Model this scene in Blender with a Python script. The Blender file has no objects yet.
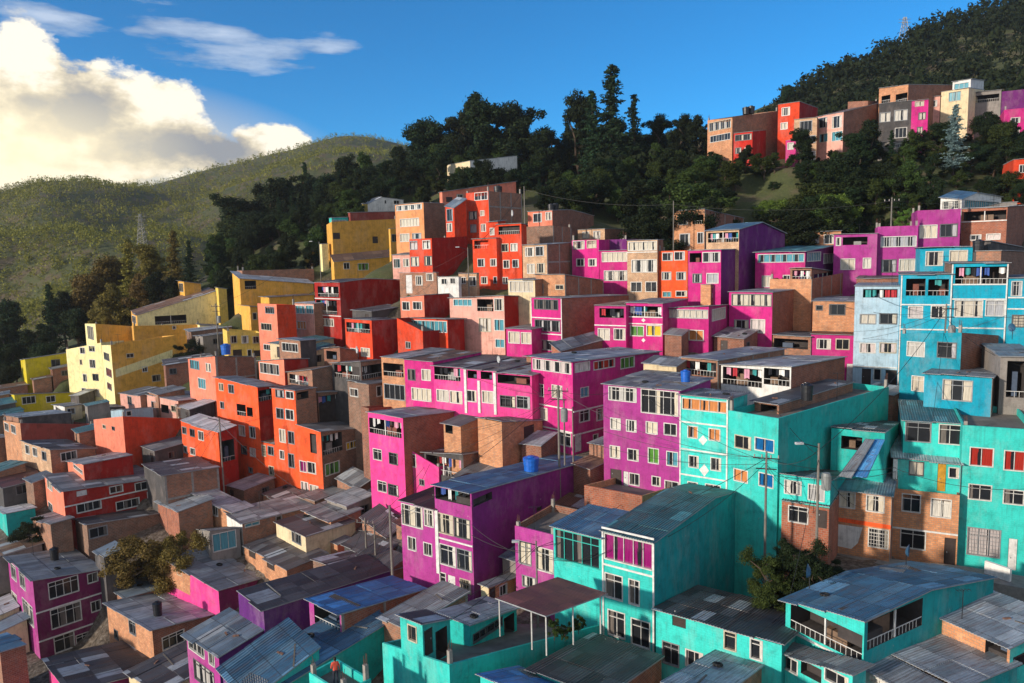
import bpy, math, random
import numpy as np
from mathutils import Vector, Matrix
random.seed(7)
RAD = math.radians
scene = bpy.context.scene
COL = scene.collection

# ------------------------------------------------------------------ camera
F = 740.0
CAMZ = 45.0
_dn = Vector((150, -6500, -740)).normalized()
_up = -_dn
_fw = Vector((0, 0, -1)); _fw = (_fw - _up * _fw.dot(_up)).normalized()
_rt = _fw.cross(_up)
ROT = Matrix((_rt, _fw, _up))
CAM = Vector((0, 0, CAMZ))
cam_d = bpy.data.cameras.new('camera'); cam = bpy.data.objects.new('camera', cam_d); COL.objects.link(cam)
cam.matrix_world = Matrix.Translation(CAM) @ ROT.to_4x4()
cam_d.sensor_width = 36; cam_d.lens = 36 * F / 1024; cam_d.clip_end = 6000; cam_d.clip_start = .5
scene.camera = cam

def ray(x, y):
    return ROT @ Vector((x - 512, -(y - 341.5), -F))
def at(x, y, d):
    r = ray(x, y); return CAM + r * (d / r.y)

TILES = {'A1': (0, 160, 3.796), 'A2': (200, 160, 3.796), 'A3': (400, 160, 3.796), 'A4': (600, 160, 3.796), 'A5': (780, 160, 3.795),
         'B1': (0, 320, 3.796), 'B2': (200, 320, 3.796), 'B3': (400, 320, 3.796), 'B4': (600, 320, 3.796), 'B5': (780, 320, 3.795),
         'C1': (0, 480, 3.365), 'C2': (200, 480, 3.365), 'C3': (400, 480, 3.365), 'C4': (600, 480, 3.365), 'C5': (780, 480, 3.365),
         'D': (680, 0, 2.977), 'I': (0, 0, 1.0)}
def tp(t, x, y):
    o = TILES[t]; return o[0] + x / o[2], o[1] + y / o[2]

# ------------------------------------------------------------------ colours and materials
def lin(c):
    def f(v):
        v /= 255.0
        return v / 12.92 if v <= .04045 else ((v + .055) / 1.055) ** 2.4
    return (f(c[0]), f(c[1]), f(c[2]), 1)
MATS = {}
def newmat(key):
    m = bpy.data.materials.new(key); m.use_nodes = True
    nt = m.node_tree; N = nt.nodes; L = nt.links
    return m, N, L, N['Principled BSDF']
def nd(N, t, **kw):
    n = N.new(t)
    for k, v in kw.items(): setattr(n, k, v)
    return n
def mapped(N, L, src, scale, loc=(0, 0, 0)):
    mp = nd(N, 'ShaderNodeMapping'); mp.inputs['Scale'].default_value = scale; mp.inputs['Location'].default_value = loc
    L.new(src, mp.inputs[0]); return mp.outputs[0]
def noise(N, L, vec, scale, detail=4, rough=.6):
    n = nd(N, 'ShaderNodeTexNoise'); n.inputs['Scale'].default_value = scale; n.inputs['Detail'].default_value = detail
    n.inputs['Roughness'].default_value = rough
    L.new(vec, n.inputs['Vector']); return n.outputs[0]
def ramp(N, L, fac, stops):
    r = nd(N, 'ShaderNodeValToRGB'); e = r.color_ramp.elements
    while len(e) < len(stops): e.new(.5)
    for q, (p, c) in zip(e, stops):
        q.position = p; q.color = c if len(c) == 4 else (*c, 1)
    L.new(fac, r.inputs[0]); return r.outputs[0]
def mixc(N, L, a, b, fac, mode='MIX'):
    m = nd(N, 'ShaderNodeMix', data_type='RGBA', blend_type=mode)
    for s, v in ((m.inputs[0], fac), (m.inputs[6], a), (m.inputs[7], b)):
        if hasattr(v, 'links') or hasattr(v, 'is_linked'): L.new(v, s)
        else: s.default_value = v
    return m.outputs[2]
def math_(N, L, op, a, b=None, clamp=False):
    m = nd(N, 'ShaderNodeMath', operation=op); m.use_clamp = clamp
    for i, v in enumerate((a, b)):
        if v is None: continue
        if hasattr(v, 'is_linked'): L.new(v, m.inputs[i])
        else: m.inputs[i].default_value = v
    return m.outputs[0]
def bump(N, L, h, st, dist, bsdf):
    b = nd(N, 'ShaderNodeBump'); b.inputs['Strength'].default_value = st; b.inputs['Distance'].default_value = dist
    L.new(h, b.inputs['Height']); L.new(b.outputs[0], bsdf.inputs['Normal'])
G = lambda v: (v, v, v, 1)

PAL = {  # several darker reds and purples are front paints with flank shade mixed in
 'hotpink': (228, 68, 146), 'magenta': (202, 42, 128), 'mag2': (188, 44, 122), 'orchid': (174, 60, 142), 'purple': (142, 46, 128), 'violet': (112, 38, 112),
 'deepviolet': (92, 36, 112), 'shaded_pink': (124, 36, 88), 'teal': (38, 184, 174), 'aqua': (58, 204, 192), 'teal2': (26, 160, 160), 'cyan': (18, 162, 190), 'cyan2': (14, 148, 170),
 'sky': (168, 194, 208), 'orange': (238, 92, 44), 'redor': (222, 72, 38), 'red': (198, 44, 30), 'dred': (168, 36, 28), 'salmon': (236, 134, 106),
 'apricot': (236, 160, 106), 'yellow': (242, 206, 100), 'ochre': (230, 172, 74), 'pale': (250, 234, 170), 'lime': (216, 196, 32), 'cream': (226, 206, 166),
 'white': (222, 220, 214), 'grey': (136, 130, 124), 'dgrey': (82, 80, 80), 'darkb': (60, 50, 46), 'pinkish': (222, 164, 148), 'rosebr': (150, 70, 60),
}
BRICK = {'brick': ((172, 96, 66), (146, 78, 56)), 'tan': (((214, 150, 104)), (192, 126, 84)), 'brown': ((150, 90, 66), (126, 76, 60)),
         'gbrick': ((172, 112, 82), (136, 98, 78)), 'dbrick': ((140, 100, 80), (112, 86, 72)), 'ltan': ((214, 176, 138), (196, 152, 116))}
def wallmat(k):
    key = 'wall_' + k
    if key in MATS: return MATS[key]
    m, N, L, B = newmat(key)
    uv = nd(N, 'ShaderNodeUVMap').outputs[0]
    oi = nd(N, 'ShaderNodeObjectInfo').outputs['Random']
    geo = nd(N, 'ShaderNodeNewGeometry').outputs['Position']
    br = nd(N, 'ShaderNodeTexBrick'); L.new(uv, br.inputs['Vector'])
    br.inputs['Scale'].default_value = 1.0; br.inputs['Mortar Size'].default_value = .014
    br.inputs['Brick Width'].default_value = .34; br.inputs['Row Height'].default_value = .17
    if k in BRICK:
        a, b = BRICK[k]
        br.inputs['Color1'].default_value = lin(a); br.inputs['Color2'].default_value = lin(b)
        br.inputs['Mortar'].default_value = lin((150, 132, 116))
        n1 = noise(N, L, geo, .9, 6, .7)
        c = mixc(N, L, br.outputs[0], ramp(N, L, n1, [(.3, G(.55)), (.7, G(1.25))]), .8, 'MULTIPLY')
        n2 = noise(N, L, mapped(N, L, uv, (1.5, .35, 1)), 2, 5, .7)
        c = mixc(N, L, c, lin((128, 118, 108)), math_(N, L, 'MULTIPLY', ramp(N, L, n2, [(.52, G(0)), (.72, G(1))]), .55))
        L.new(c, B.inputs['Base Color']); B.inputs['Roughness'].default_value = .9
        bump(N, L, br.outputs[1], -.6, .02, B)
    else:
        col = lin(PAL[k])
        n0 = noise(N, L, geo, .16, 3, .5)
        n1 = noise(N, L, geo, 1.1, 8, .72)
        c = mixc(N, L, col, ramp(N, L, n1, [(.25, G(.55)), (.48, G(.95)), (.75, G(1.15))]), 1.0, 'MULTIPLY')
        c = mixc(N, L, c, ramp(N, L, n0, [(.3, G(.85)), (.7, G(1.08))]), .8, 'MULTIPLY')
        # rain streaks and grime
        n2 = noise(N, L, mapped(N, L, uv, (2.6, .22, 1)), 1.6, 6, .7)
        dirt = ramp(N, L, n2, [(.5, G(0)), (.78, G(1))])
        dark = mixc(N, L, c, lin((70, 58, 56)), .5)
        c = mixc(N, L, c, dark, math_(N, L, 'MULTIPLY', dirt, .85))
        n5 = noise(N, L, mapped(N, L, geo, (1, 1, .5)), .5, 7, .7)
        fad = mixc(N, L, c, lin((200, 180, 170)), .12)
        c = mixc(N, L, c, fad, ramp(N, L, n5, [(.5, G(0)), (.62, G(1))]))
        # flaking patches
        n3 = noise(N, L, geo, 2.3, 9, .8)
        c = mixc(N, L, c, lin((190, 176, 164)), math_(N, L, 'MULTIPLY', ramp(N, L, n3, [(.64, G(0)), (.68, G(1))]), .6))
        hv = nd(N, 'ShaderNodeHueSaturation'); L.new(c, hv.inputs['Color'])
        L.new(math_(N, L, 'ADD', math_(N, L, 'MULTIPLY', oi, .2), .9), hv.inputs['Value'])
        L.new(hv.outputs[0], B.inputs['Base Color']); B.inputs['Roughness'].default_value = .82
        B.inputs['Specular IOR Level'].default_value = .25
        hb = math_(N, L, 'ADD', math_(N, L, 'MULTIPLY', br.outputs[1], -.7), n1)
        bump(N, L, hb, .6, .035, B)
    MATS[key] = m; return m

ROOFC = {'grey': [(122, 126, 130), (148, 152, 154), (100, 106, 112)], 'dark': [(82, 82, 86), (104, 104, 106), (66, 66, 70)], 'light': [(186, 190, 194), (164, 170, 176), (206, 208, 210)],
         'blue': [(78, 122, 154), (98, 138, 164), (66, 108, 138)], 'bluegrey': [(116, 134, 150), (136, 150, 160), (98, 116, 132)], 'teal': [(58, 112, 122), (72, 126, 134), (46, 98, 108)],
         'brown': [(78, 46, 48), (92, 56, 54), (68, 40, 44)], 'zinc': [(146, 154, 162), (166, 174, 180), (124, 134, 142)], 'bright': [(66, 140, 198), (84, 152, 206), (56, 124, 182)],
         'rust': [(128, 98, 80), (112, 90, 78), (148, 118, 96)]}
def roofmat(k):
    key = 'roof_' + k
    if key in MATS: return MATS[key]
    m, N, L, B = newmat(key)
    uv = nd(N, 'ShaderNodeUVMap').outputs[0]
    oi = nd(N, 'ShaderNodeObjectInfo').outputs['Random']
    geo = nd(N, 'ShaderNodeNewGeometry').outputs['Position']
    sep = nd(N, 'ShaderNodeSeparateXYZ'); L.new(uv, sep.inputs[0])
    fu = math_(N, L, 'FLOOR', math_(N, L, 'DIVIDE', sep.outputs[0], .95)); fv = math_(N, L, 'FLOOR', math_(N, L, 'DIVIDE', sep.outputs[1], 2.1))
    cmb = nd(N, 'ShaderNodeCombineXYZ'); L.new(fu, cmb.inputs[0]); L.new(fv, cmb.inputs[1]); L.new(math_(N, L, 'MULTIPLY', oi, 37.0), cmb.inputs[2])
    wn = nd(N, 'ShaderNodeTexWhiteNoise'); L.new(cmb.outputs[0], wn.inputs[0])
    cs = [lin(c) for c in ROOFC[k]]
    lt = lin((178, 184, 188)) if k not in ('blue', 'bright', 'teal', 'brown') else lin(tuple(min(255, int(v * 1.25)) for v in ROOFC[k][1]))
    r = nd(N, 'ShaderNodeValToRGB'); r.color_ramp.interpolation = 'CONSTANT'; e = r.color_ramp.elements
    e[0].position = 0; e[0].color = cs[0]; e[1].position = .45; e[1].color = cs[1]
    q = e.new(.72); q.color = cs[2]; q = e.new(.91); q.color = lt
    L.new(wn.outputs[0], r.inputs[0])
    n1 = noise(N, L, geo, .8, 7, .7)
    c = mixc(N, L, r.outputs[0], ramp(N, L, n1, [(.3, G(.6)), (.55, G(1)), (.75, G(1.2))]), .85, 'MULTIPLY')
    n2 = noise(N, L, mapped(N, L, uv, (2.5, .3, 1)), 1.4, 6, .75)
    c = mixc(N, L, c, lin((104, 70, 52)), math_(N, L, 'MULTIPLY', ramp(N, L, n2, [(.47, G(0)), (.7, G(1))]), .7))
    # sheet overlaps
    def seam(o, w, t):
        fr = math_(N, L, 'FRACT', math_(N, L, 'DIVIDE', o, w)); return math_(N, L, 'LESS_THAN', fr, t)
    sm = math_(N, L, 'MAXIMUM', seam(sep.outputs[1], 2.1, .03), seam(sep.outputs[0], .95, .035))
    c = mixc(N, L, c, lin((46, 44, 46)), math_(N, L, 'MULTIPLY', sm, .6))
    hv = nd(N, 'ShaderNodeHueSaturation'); L.new(c, hv.inputs['Color'])
    L.new(math_(N, L, 'ADD', math_(N, L, 'MULTIPLY', oi, .5), .75), hv.inputs['Value'])
    L.new(hv.outputs[0], B.inputs['Base Color'])
    B.inputs['Roughness'].default_value = .55; B.inputs['Metallic'].default_value = .15
    sn = math_(N, L, 'SINE', math_(N, L, 'MULTIPLY', sep.outputs[0], 2 * math.pi / .19))
    bump(N, L, math_(N, L, 'ADD', math_(N, L, 'MULTIPLY', sn, .5), n1), .9, .045, B)
    MATS[key] = m; return m

def plain(key, c, rough=.7, metal=0, var=.3, scale=3.0):
    if key in MATS: return MATS[key]
    m, N, L, B = newmat(key)
    geo = nd(N, 'ShaderNodeNewGeometry').outputs['Position']
    n1 = noise(N, L, geo, scale, 5, .65)
    L.new(mixc(N, L, lin(c), ramp(N, L, n1, [(.3, G(1 - var)), (.7, G(1 + var * .5))]), 1.0, 'MULTIPLY'), B.inputs['Base Color'])
    B.inputs['Roughness'].default_value = rough; B.inputs['Metallic'].default_value = metal
    MATS[key] = m; return m
def panemat(style):
    key = 'pane_' + style
    if key in MATS: return MATS[key]
    m, N, L, B = newmat(key)
    uv = nd(N, 'ShaderNodeUVMap').outputs[0]; oi = nd(N, 'ShaderNodeObjectInfo').outputs['Random']
    sep = nd(N, 'ShaderNodeSeparateXYZ'); L.new(uv, sep.inputs[0]); u = sep.outputs[0]
    dark = lin((34, 36, 40))
    wn = nd(N, 'ShaderNodeTexWhiteNoise', noise_dimensions='1D'); L.new(math_(N, L, 'MULTIPLY', oi, 91.7), wn.inputs['W'])
    r2 = wn.outputs[0]
    n1 = noise(N, L, mapped(N, L, uv, (9, .5, 1)), 2.2, 3, .5)
    cols = {'g': (92, 150, 62), 'b': (20, 100, 160), 'r': (170, 50, 40), 'a': (214, 140, 84), 'p': (150, 30, 110), 'y': (230, 190, 30), 'c': (90, 160, 176)}
    if style == 'w':
        base = ramp(N, L, oi, [(0, lin((226, 222, 212))), (.35, lin((206, 196, 178))), (.6, lin((226, 214, 190))), (.8, lin((176, 178, 182))), (1, lin((222, 206, 200)))])
        thr = math_(N, L, 'ADD', math_(N, L, 'MULTIPLY', r2, .62), -.12)
    elif style == 'd':
        base = lin((120, 112, 106)); thr = math_(N, L, 'ADD', math_(N, L, 'MULTIPLY', r2, .3), .3)
    else:
        base = lin(cols[style]); thr = math_(N, L, 'ADD', math_(N, L, 'MULTIPLY', r2, .2), -.05)
    side = math_(N, L, 'ABSOLUTE', math_(N, L, 'SUBTRACT', u, math_(N, L, 'ADD', math_(N, L, 'MULTIPLY', r2, .4), .3)))
    wob = math_(N, L, 'ADD', side, math_(N, L, 'MULTIPLY', math_(N, L, 'SUBTRACT', n1, .5), .12))
    msk = math_(N, L, 'GREATER_THAN', wob, thr)
    cur = mixc(N, L, base, ramp(N, L, n1, [(.3, G(.55)), (.7, G(1.05))]), 1.0, 'MULTIPLY')
    L.new(mixc(N, L, dark, cur, msk), B.inputs['Base Color'])
    B.inputs['Roughness'].default_value = .12; B.inputs['Specular IOR Level'].default_value = .5
    nw = noise(N, L, nd(N, 'ShaderNodeNewGeometry').outputs['Position'], 1.2, 2, .5)
    bump(N, L, nw, .12, .02, B)
    MATS[key] = m; return m
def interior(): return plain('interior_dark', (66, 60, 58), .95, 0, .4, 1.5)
def framem(k): return {'w': lambda: plain('frame_white', (204, 201, 194), .55), 'c': lambda: plain('frame_cream', (186, 174, 152), .6), 'k': lambda: plain('frame_grey', (92, 92, 94), .5), 'a': lambda: plain('frame_aluminium', (150, 152, 154), .45, .3), 't': lambda: plain('frame_teal', (52, 186, 172), .6)}[k]()

# ------------------------------------------------------------------ mesh builder
class MB:
    def __init__(s): s.v = []; s.f = []; s.m = []; s.uv = []
    def poly(s, pts, mi=0, uvs=None):
        i = len(s.v); s.v += [tuple(p) for p in pts]; s.f.append(tuple(range(i, i + len(pts)))); s.m.append(mi)
        s.uv += uvs if uvs else [(p[0] + p[1], p[2]) for p in pts]
    def box(s, a, b, mi=0):
        x0, y0, z0 = a; x1, y1, z1 = b
        if x0 > x1: x0, x1 = x1, x0
        if y0 > y1: y0, y1 = y1, y0
        if z0 > z1: z0, z1 = z1, z0
        P = [(x0, y0, z0), (x1, y0, z0), (x1, y1, z0), (x0, y1, z0), (x0, y0, z1), (x1, y0, z1), (x1, y1, z1), (x0, y1, z1)]
        for q in ((0, 3, 2, 1), (4, 5, 6, 7), (0, 1, 5, 4), (1, 2, 6, 5), (2, 3, 7, 6), (3, 0, 4, 7)):
            s.poly([P[k] for k in q], mi)
    def bar(s, p, q, r, mi=0, n=5, r2=None):
        p = Vector(p); q = Vector(q); d = (q - p)
        if d.length < 1e-6: return
        d.normalize(); a = d.orthogonal().normalized(); b = d.cross(a); r2 = r if r2 is None else r2
        A = [p + (a * math.cos(t) + b * math.sin(t)) * r for t in [2 * math.pi * k / n for k in range(n)]]
        Bq = [q + (a * math.cos(t) + b * math.sin(t)) * r2 for t in [2 * math.pi * k / n for k in range(n)]]
        for k in range(n):
            s.poly([A[k], A[(k + 1) % n], Bq[(k + 1) % n], Bq[k]], mi)
        s.poly(A[::-1], mi); s.poly(Bq, mi)
    def lathe(s, prof, n=14, c=(0, 0), mi=0):
        for (r0, z0), (r1, z1) in zip(prof, prof[1:]):
            for k in range(n):
                a = 2 * math.pi * k / n; b = 2 * math.pi * (k + 1) / n
                pts = [(c[0] + r0 * math.cos(a), c[1] + r0 * math.sin(a), z0), (c[0] + r0 * math.cos(b), c[1] + r0 * math.sin(b), z0),
                       (c[0] + r1 * math.cos(b), c[1] + r1 * math.sin(b), z1), (c[0] + r1 * math.cos(a), c[1] + r1 * math.sin(a), z1)]
                if r0 < 1e-6: pts = pts[1:]
                elif r1 < 1e-6: pts = pts[:3]
                s.poly(pts, mi)
    def mesh(s, name, mats):
        me = bpy.data.meshes.new(name); me.from_pydata(s.v, [], s.f)
        ul = me.uv_layers.new(name='UVMap'); ul.data.foreach_set('uv', [c for p in s.uv for c in p])
        for m in mats: me.materials.append(m)
        me.polygons.foreach_set('material_index', s.m); me.update(); return me
    def build(s, name, mats, parent=None):
        if not isinstance(mats, (list, tuple)): mats = [mats]
        o = bpy.data.objects.new(name, s.mesh(name, mats)); COL.objects.link(o)
        if parent: o.parent = parent
        return o
def empty(name, loc, rz=0):
    o = bpy.data.objects.new(name, None); COL.objects.link(o); o.location = loc; o.rotation_euler = (0, 0, rz); o.empty_display_size = .5; return o
def tag(o, label=None, cat=None, group=None, kind=None):
    if label: o['label'] = label
    if cat: o['category'] = cat
    if group: o['group'] = group
    if kind: o['kind'] = kind
    return o

# ------------------------------------------------------------------ houses: plan solving
SPECS = []
def defphi(x, y):
    if x < 330: return 47
    if x < 800: return 36
    if x < 880: return 36 - (x - 800) / 80 * 8
    return 28
def H(t, label, d, L, N, R=None, c='magenta', cs=None, roof='grey', f=(), s=(), bands=(), vtrim=False, phi=None, yb=None, h=7.0, ridge=None,
      par=False, name='house', cat='house', over=.3, fr='w', sl=9.0, deco=(), g=None, pilasters=(), sband=(), post='w', canopy=None, noroof=False, rt=False):
    SPECS.append(dict(t=t, label=label, d=d, L=L, N=N, R=R, c=c, cs=cs or c, roof=roof, f=f, s=s, bands=bands, vtrim=vtrim, phi=phi, yb=yb, h=h, ridge=ridge,
                      par=par, name=name, cat=cat, over=over, fr=fr, sl=sl, deco=deco, g=g, pilasters=pilasters, sband=sband, post=post, canopy=canopy, noroof=noroof, rt=rt))
# ------------------------------------------------------------------ house list (tile coordinates: front wall runs L->N, side wall N->R)
GH = 'painted houses stacked up the hillside'
# --- yellow group, far left
H('B1', 'lime yellow house on the edge of the wood', 134, (78, 152), (95, 150), (262, 124), 'lime', roof='grey', s=[(195,150,228,178,'d')], phi=62, yb=270, over=.1)
H('B1', 'low lime yellow house with two white framed windows', 124, (40, 283), (54, 284), (266, 276), 'lime', roof='dark', s=[(83,290,135,318,'d'),(175,288,210,312,'d')], phi=62, yb=350)
H('B1', 'tall yellow house with a narrow pale front and long ochre flank', 136, (322, 14), (362, 14), (622, 32), 'pale', 'ochre', roof='rust', f=[(333,25,355,72)], phi=56, yb=150, over=.1, par=True)
H('B1', 'pale yellow four storey house front full of small windows', 127, (250, 112), (383, 86), (470, 78), 'pale', roof='grey', f=[(303,95,322,128,'d'),(337,95,360,120,'d'),(303,150,312,170,'d'),(340,150,362,182,'d'),(315,205,330,234,'d'),(352,205,374,230,'d'),(310,258,326,270,'d'),(360,262,378,290)], phi=50, yb=330, over=.1, par=True)
H('B1', 'ochre house with a pale diagonal stripe painted on its flank', 121, (380, 96), (420, 95), (668, 58), 'pale', 'ochre', roof='rust', f=[(395,125,415,152,'d'),(404,185,424,214,'r'),(408,240,424,264,'r')], s=[(480,127,508,143,'d'),(540,177,560,197,'d'),(577,208,610,233,'d')], phi=56, yb=330, over=.1, par=True,
  deco=[('spainted_stripe', 'pale', [(438,188),(655,112),(655,146),(440,218)])])
H('A1', 'pale yellow house whose long wall rises in a slope', 142, (497, 572), (520, 590), (822, 474), 'ochre', 'pale', roof='rust', f=[(502,592,516,618,'d')], s=[(588,590,708,622,'O')], phi=60, yb=680, over=.2)
H('A1', 'small ochre rooftop house with one grey window', 152, (672, 464), (698, 462), (762, 470), 'ochre', roof='grey', f=[(680,468,696,500,'d')], phi=56, h=4)
H('A1', 'flat ochre house with two tiny square windows', 136, (492, 632), (506, 630), (756, 624), 'ochre', roof='rust', s=[(655,630,668,642,'d'),(705,645,724,664,'d')], phi=60, yb=720, over=.1, par=True)
H('A1', 'pale strip house with a blue window beside the street pole', 139, (745, 625), (758, 628), (824, 632), 'pale', roof='grey', s=[(775,645,805,675,'c')], phi=60, yb=720, over=.1)
H('A1', 'narrow deep yellow house between two pale walls', 148, (818, 488), (828, 486), (860, 490), 'yellow', roof='grey', s=[], phi=58, h=7, over=.1)
H('A2', 'ochre house with a raw brick upper wall above the trees', 137, (122, 424), (150, 450), (430, 470), 'ochre', roof='light', s=[(170,458,213,490,'O')], phi=58, yb=560, over=.25)
H('A2', 'bare brick rooftop wall set back on the ochre house', 141, (140, 425), (160, 420), (432, 414), 'gbrick', roof='grey', phi=58, h=5, par=True)
H('A2', 'ochre house with blue grey windows stepping down the slope', 129, (155, 552), (190, 556), (236, 560), 'ochre', roof='rust', f=[(195,580,215,605,'d')], s=[(200,580,216,606,'d')], phi=52, yb=690)
H('A2', 'second ochre house flank behind the salmon red tower', 132, (230, 525), (262, 522), (432, 512), 'ochre', roof='rust', phi=56, h=8)
H('B2', 'low yellow house with three windows in one row', 119, (86, 40), (102, 42), (236, 50), 'yellow', roof='grey', s=[(115,60,140,88),(158,60,183,88),(200,62,225,88),(125,112,160,138,'K'),(180,112,196,138,'d'),(205,115,232,138,'K')], phi=62, yb=145, over=.1, par=True)
H('A2', 'big ochre house with wide blank flank below the white house', 152, (480, 246), (500, 234), (745, 224), 'ochre', roof='grey', s=[(505,276,532,300,'K'),(655,290,676,316,'K')], phi=60, yb=365, over=.1, par=True)
H('A2', 'brown brick room on top of the big ochre house', 157, (562, 200), (570, 200), (742, 196), 'rosebr', roof='grey', phi=60, h=4, over=.1)
H('A2', 'turquoise roof terrace hut on the ochre house', 156, (490, 222), (500, 220), (562, 218), 'teal', roof='light', s=[(505,228,555,250,'c')], phi=60, h=4, over=.1)
H('A2', 'ochre lower house with a crooked roof edge and one window', 146, (496, 362), (508, 386), (736, 366), 'ochre', roof='rust', s=[(545,390,568,414,'d'),(600,392,640,418,'g')], phi=60, yb=470, over=.2)
H('A2', 'narrow ochre house beside the apricot tower', 143, (716, 268), (722, 262), (760, 258), 'ochre', roof='grey', s=[(728,282,748,310,'d')], phi=56, h=9, over=.1)
H('A2', 'white gabled house with one yellow end on the tree line', 168, (613, 166), (636, 168), (772, 152), 'yellow', 'white', roof='light', s=[(700,152,708,166,'d'),(735,153,758,168,'d')], phi=60, yb=205, ridge=(690, 142), over=.1)
H('A2', 'tiny bright yellow hut at the edge of the wood', 157, (394, 346), (400, 346), (452, 346), 'yellow', roof='light', s=[(420,360,445,392,'d')], phi=60, yb=400, over=.1)
H('A2', 'pale house strip between the hut and the ochre house', 152, (452, 318), (462, 320), (486, 318), 'pale', roof='grey', phi=55, yb=420, over=.1)
# --- upper middle
H('A2', 'apricot three storey house with a glazed roof terrace', 129, (740, 170), (848, 162), (928, 166), 'apricot', 'dbrick', roof='light', f=[(745,170,842,190),(760,222,832,252),(760,280,795,310),(806,278,840,300)], phi=38, yb=370, over=.1)
H('A2', 'pale pink house with a door below the apricot house', 123, (730, 362), (798, 360), (840, 352), 'pinkish', 'gbrick', roof='grey', f=[(735,375,760,410,'d'),(772,375,795,405)], phi=40, yb=480, over=.1)
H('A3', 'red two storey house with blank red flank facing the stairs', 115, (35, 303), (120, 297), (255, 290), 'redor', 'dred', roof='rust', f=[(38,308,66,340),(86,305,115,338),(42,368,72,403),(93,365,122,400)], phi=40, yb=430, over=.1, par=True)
H('A3', 'grey plastered house with a white door and outside stair', 109, (-2, 432), (138, 428), (146, 428), 'gbrick', roof='grey', f=[(22,436,46,506,'D'),(100,430,126,458),(60,440,85,475)], phi=34, yb=515, over=.1, h=6)
H('A3', 'tiny white house with two small windows', 107, (143, 446), (222, 444), (232, 444), 'white', roof='rust', f=[(157,450,178,472,'d'),(190,448,210,470,'d')], phi=30, yb=512, over=.1)
H('A3', 'pale tan house strip beside the tiny white house', 109, (222, 436), (290, 432), (300, 430), 'ltan', roof='rust', f=[(232,445,250,470,'d'),(262,443,290,478,'d')], phi=30, yb=505, over=.1)
H('A2', 'dark red long house with clothes on white railed balconies', 112, (434, 472), (530, 466), (772, 456), 'dred', 'dred', roof='dark', f=[(447,480,526,520,'L'),(442,532,520,586,'L'),(447,602,508,630)], phi=42, yb=690, ridge=(640, 452), over=.15, bands=[(480,526),(480,590)])
H('A2', 'pinkish white house with pale blue panes', 114, (355, 548), (432, 547), None, 'pinkish', 'gbrick', roof='light', f=[(363,553,398,583,'c'),(402,552,430,583,'c'),(368,612,402,642,'a')], phi=40, h=9, over=.1)
H('A2', 'salmon red tower house with red flank beside the yellow houses', 110, (218, 548), (290, 548), (362, 550), 'salmon', 'redor', roof='rust', f=[(248,557,282,583,'d'),(232,620,272,646,'d'),(242,700,268,722,'d')], phi=44, yb=750, over=.1, par=True)
H('A2', 'small salmon house with red flank and two curtained windows', 104, (760, 524), (850, 514), (950, 508), 'salmon', 'dred', roof='dark', f=[(768,538,797,570),(808,538,843,568)], phi=40, yb=610, over=.12)
H('A2', 'flat red house with a white framed roof terrace', 98, (550, 612), (651, 610), (752, 604), 'redor', 'dred', roof='dark', f=[(556,618,645,655,'L'),(572,715,602,746),(612,714,645,746)], phi=42, yb=770, over=.1)
H('A3', 'wide orange red house with blank corner below a glazed room', 96, (-12, 600), (86, 650), (243, 640), 'redor', 'dred', roof='dark', f=[(22,690,40,715,'d')], phi=40, yb=770, over=.05, par=True)
H('A3', 'glazed rooftop room with pale panes on the orange red house', 97.5, (33, 606), (180, 606), (243, 604), 'redor', 'dred', roof='dark', f=[(36,610,178,652,'c')], phi=34, yb=672, over=.5)
H('A3', 'pink house with dark water tank under the first trees', 142, (150, 124), (160, 122), (440, 82), 'salmon', roof='bluegrey', s=[(175,140,200,160,'K'),(215,130,240,150)], phi=58, yb=200, over=.3)
H('A3', 'red house top with pitched blue grey roof', 124, (172, 176), (205, 182), (250, 150), 'redor', roof='bluegrey', f=[(178,186,200,232),(178,240,198,272)], phi=44, yb=300, over=.3)
H('A3', 'tall orange red tower house with grey brick flank', 125, (250, 122), (335, 118), (462, 128), 'redor', 'gbrick', roof='rust', f=[(283,123,333,152),(262,195,292,226),(305,192,320,212),(268,245,290,275),(308,243,326,272)], phi=38, yb=300, over=.05, par=True)
H('A3', 'orange red house with a brown open balcony room', 113, (275, 300), (366, 298), (380, 296), 'redor', roof='rust', f=[(282,305,335,336,'O'),(295,375,322,405),(343,375,367,403),(308,443,332,470),(355,443,376,468,'d')], phi=34, yb=480, over=.1)
H('A3', 'orange red house with a dark roof terrace on top', 111.5, (370, 246), (460, 242), (480, 246), 'redor', roof='light', f=[(374,250,455,282,'O'),(385,318,412,348),(420,317,446,346),(392,380,416,411),(427,378,451,408),(390,445,410,470,'d')], phi=34, yb=480, over=.25)
H('A3', 'small red roof cabin between the red towers', 118, (335, 232), (372, 234), (400, 230), 'redor', roof='teal', f=[(342,258,358,285)], phi=36, yb=300, over=.3)
H('A3', 'brick gable house with salmon front and two black tanks', 122, (485, 200), (578, 192), (735, 212), 'salmon', 'brown', roof='rust', f=[(506,203,538,236),(553,198,576,228)], phi=34, yb=250, ridge=(650, 190), over=.1)
H('A3', 'grey brick wall house under the brick gable', 117, (470, 252), (580, 248), (650, 256), 'dbrick', 'gbrick', roof='grey', phi=36, yb=320, over=.1, par=True)
H('A3', 'tan two storey house with brown brick flank', 108, (465, 330), (557, 322), (650, 315), 'ltan', 'brown', roof='bluegrey', f=[(476,332,509,366),(515,328,546,364),(483,395,511,431),(520,392,550,429)], phi=36, yb=440, over=.1)
H('A3', 'unpainted tan house standing behind the magenta pair', 121, (675, 268), (777, 262), (935, 266), 'ltan', 'gbrick', roof='grey', f=[(693,273,718,297),(735,270,760,297)], phi=34, yb=310, over=.1)
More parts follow.
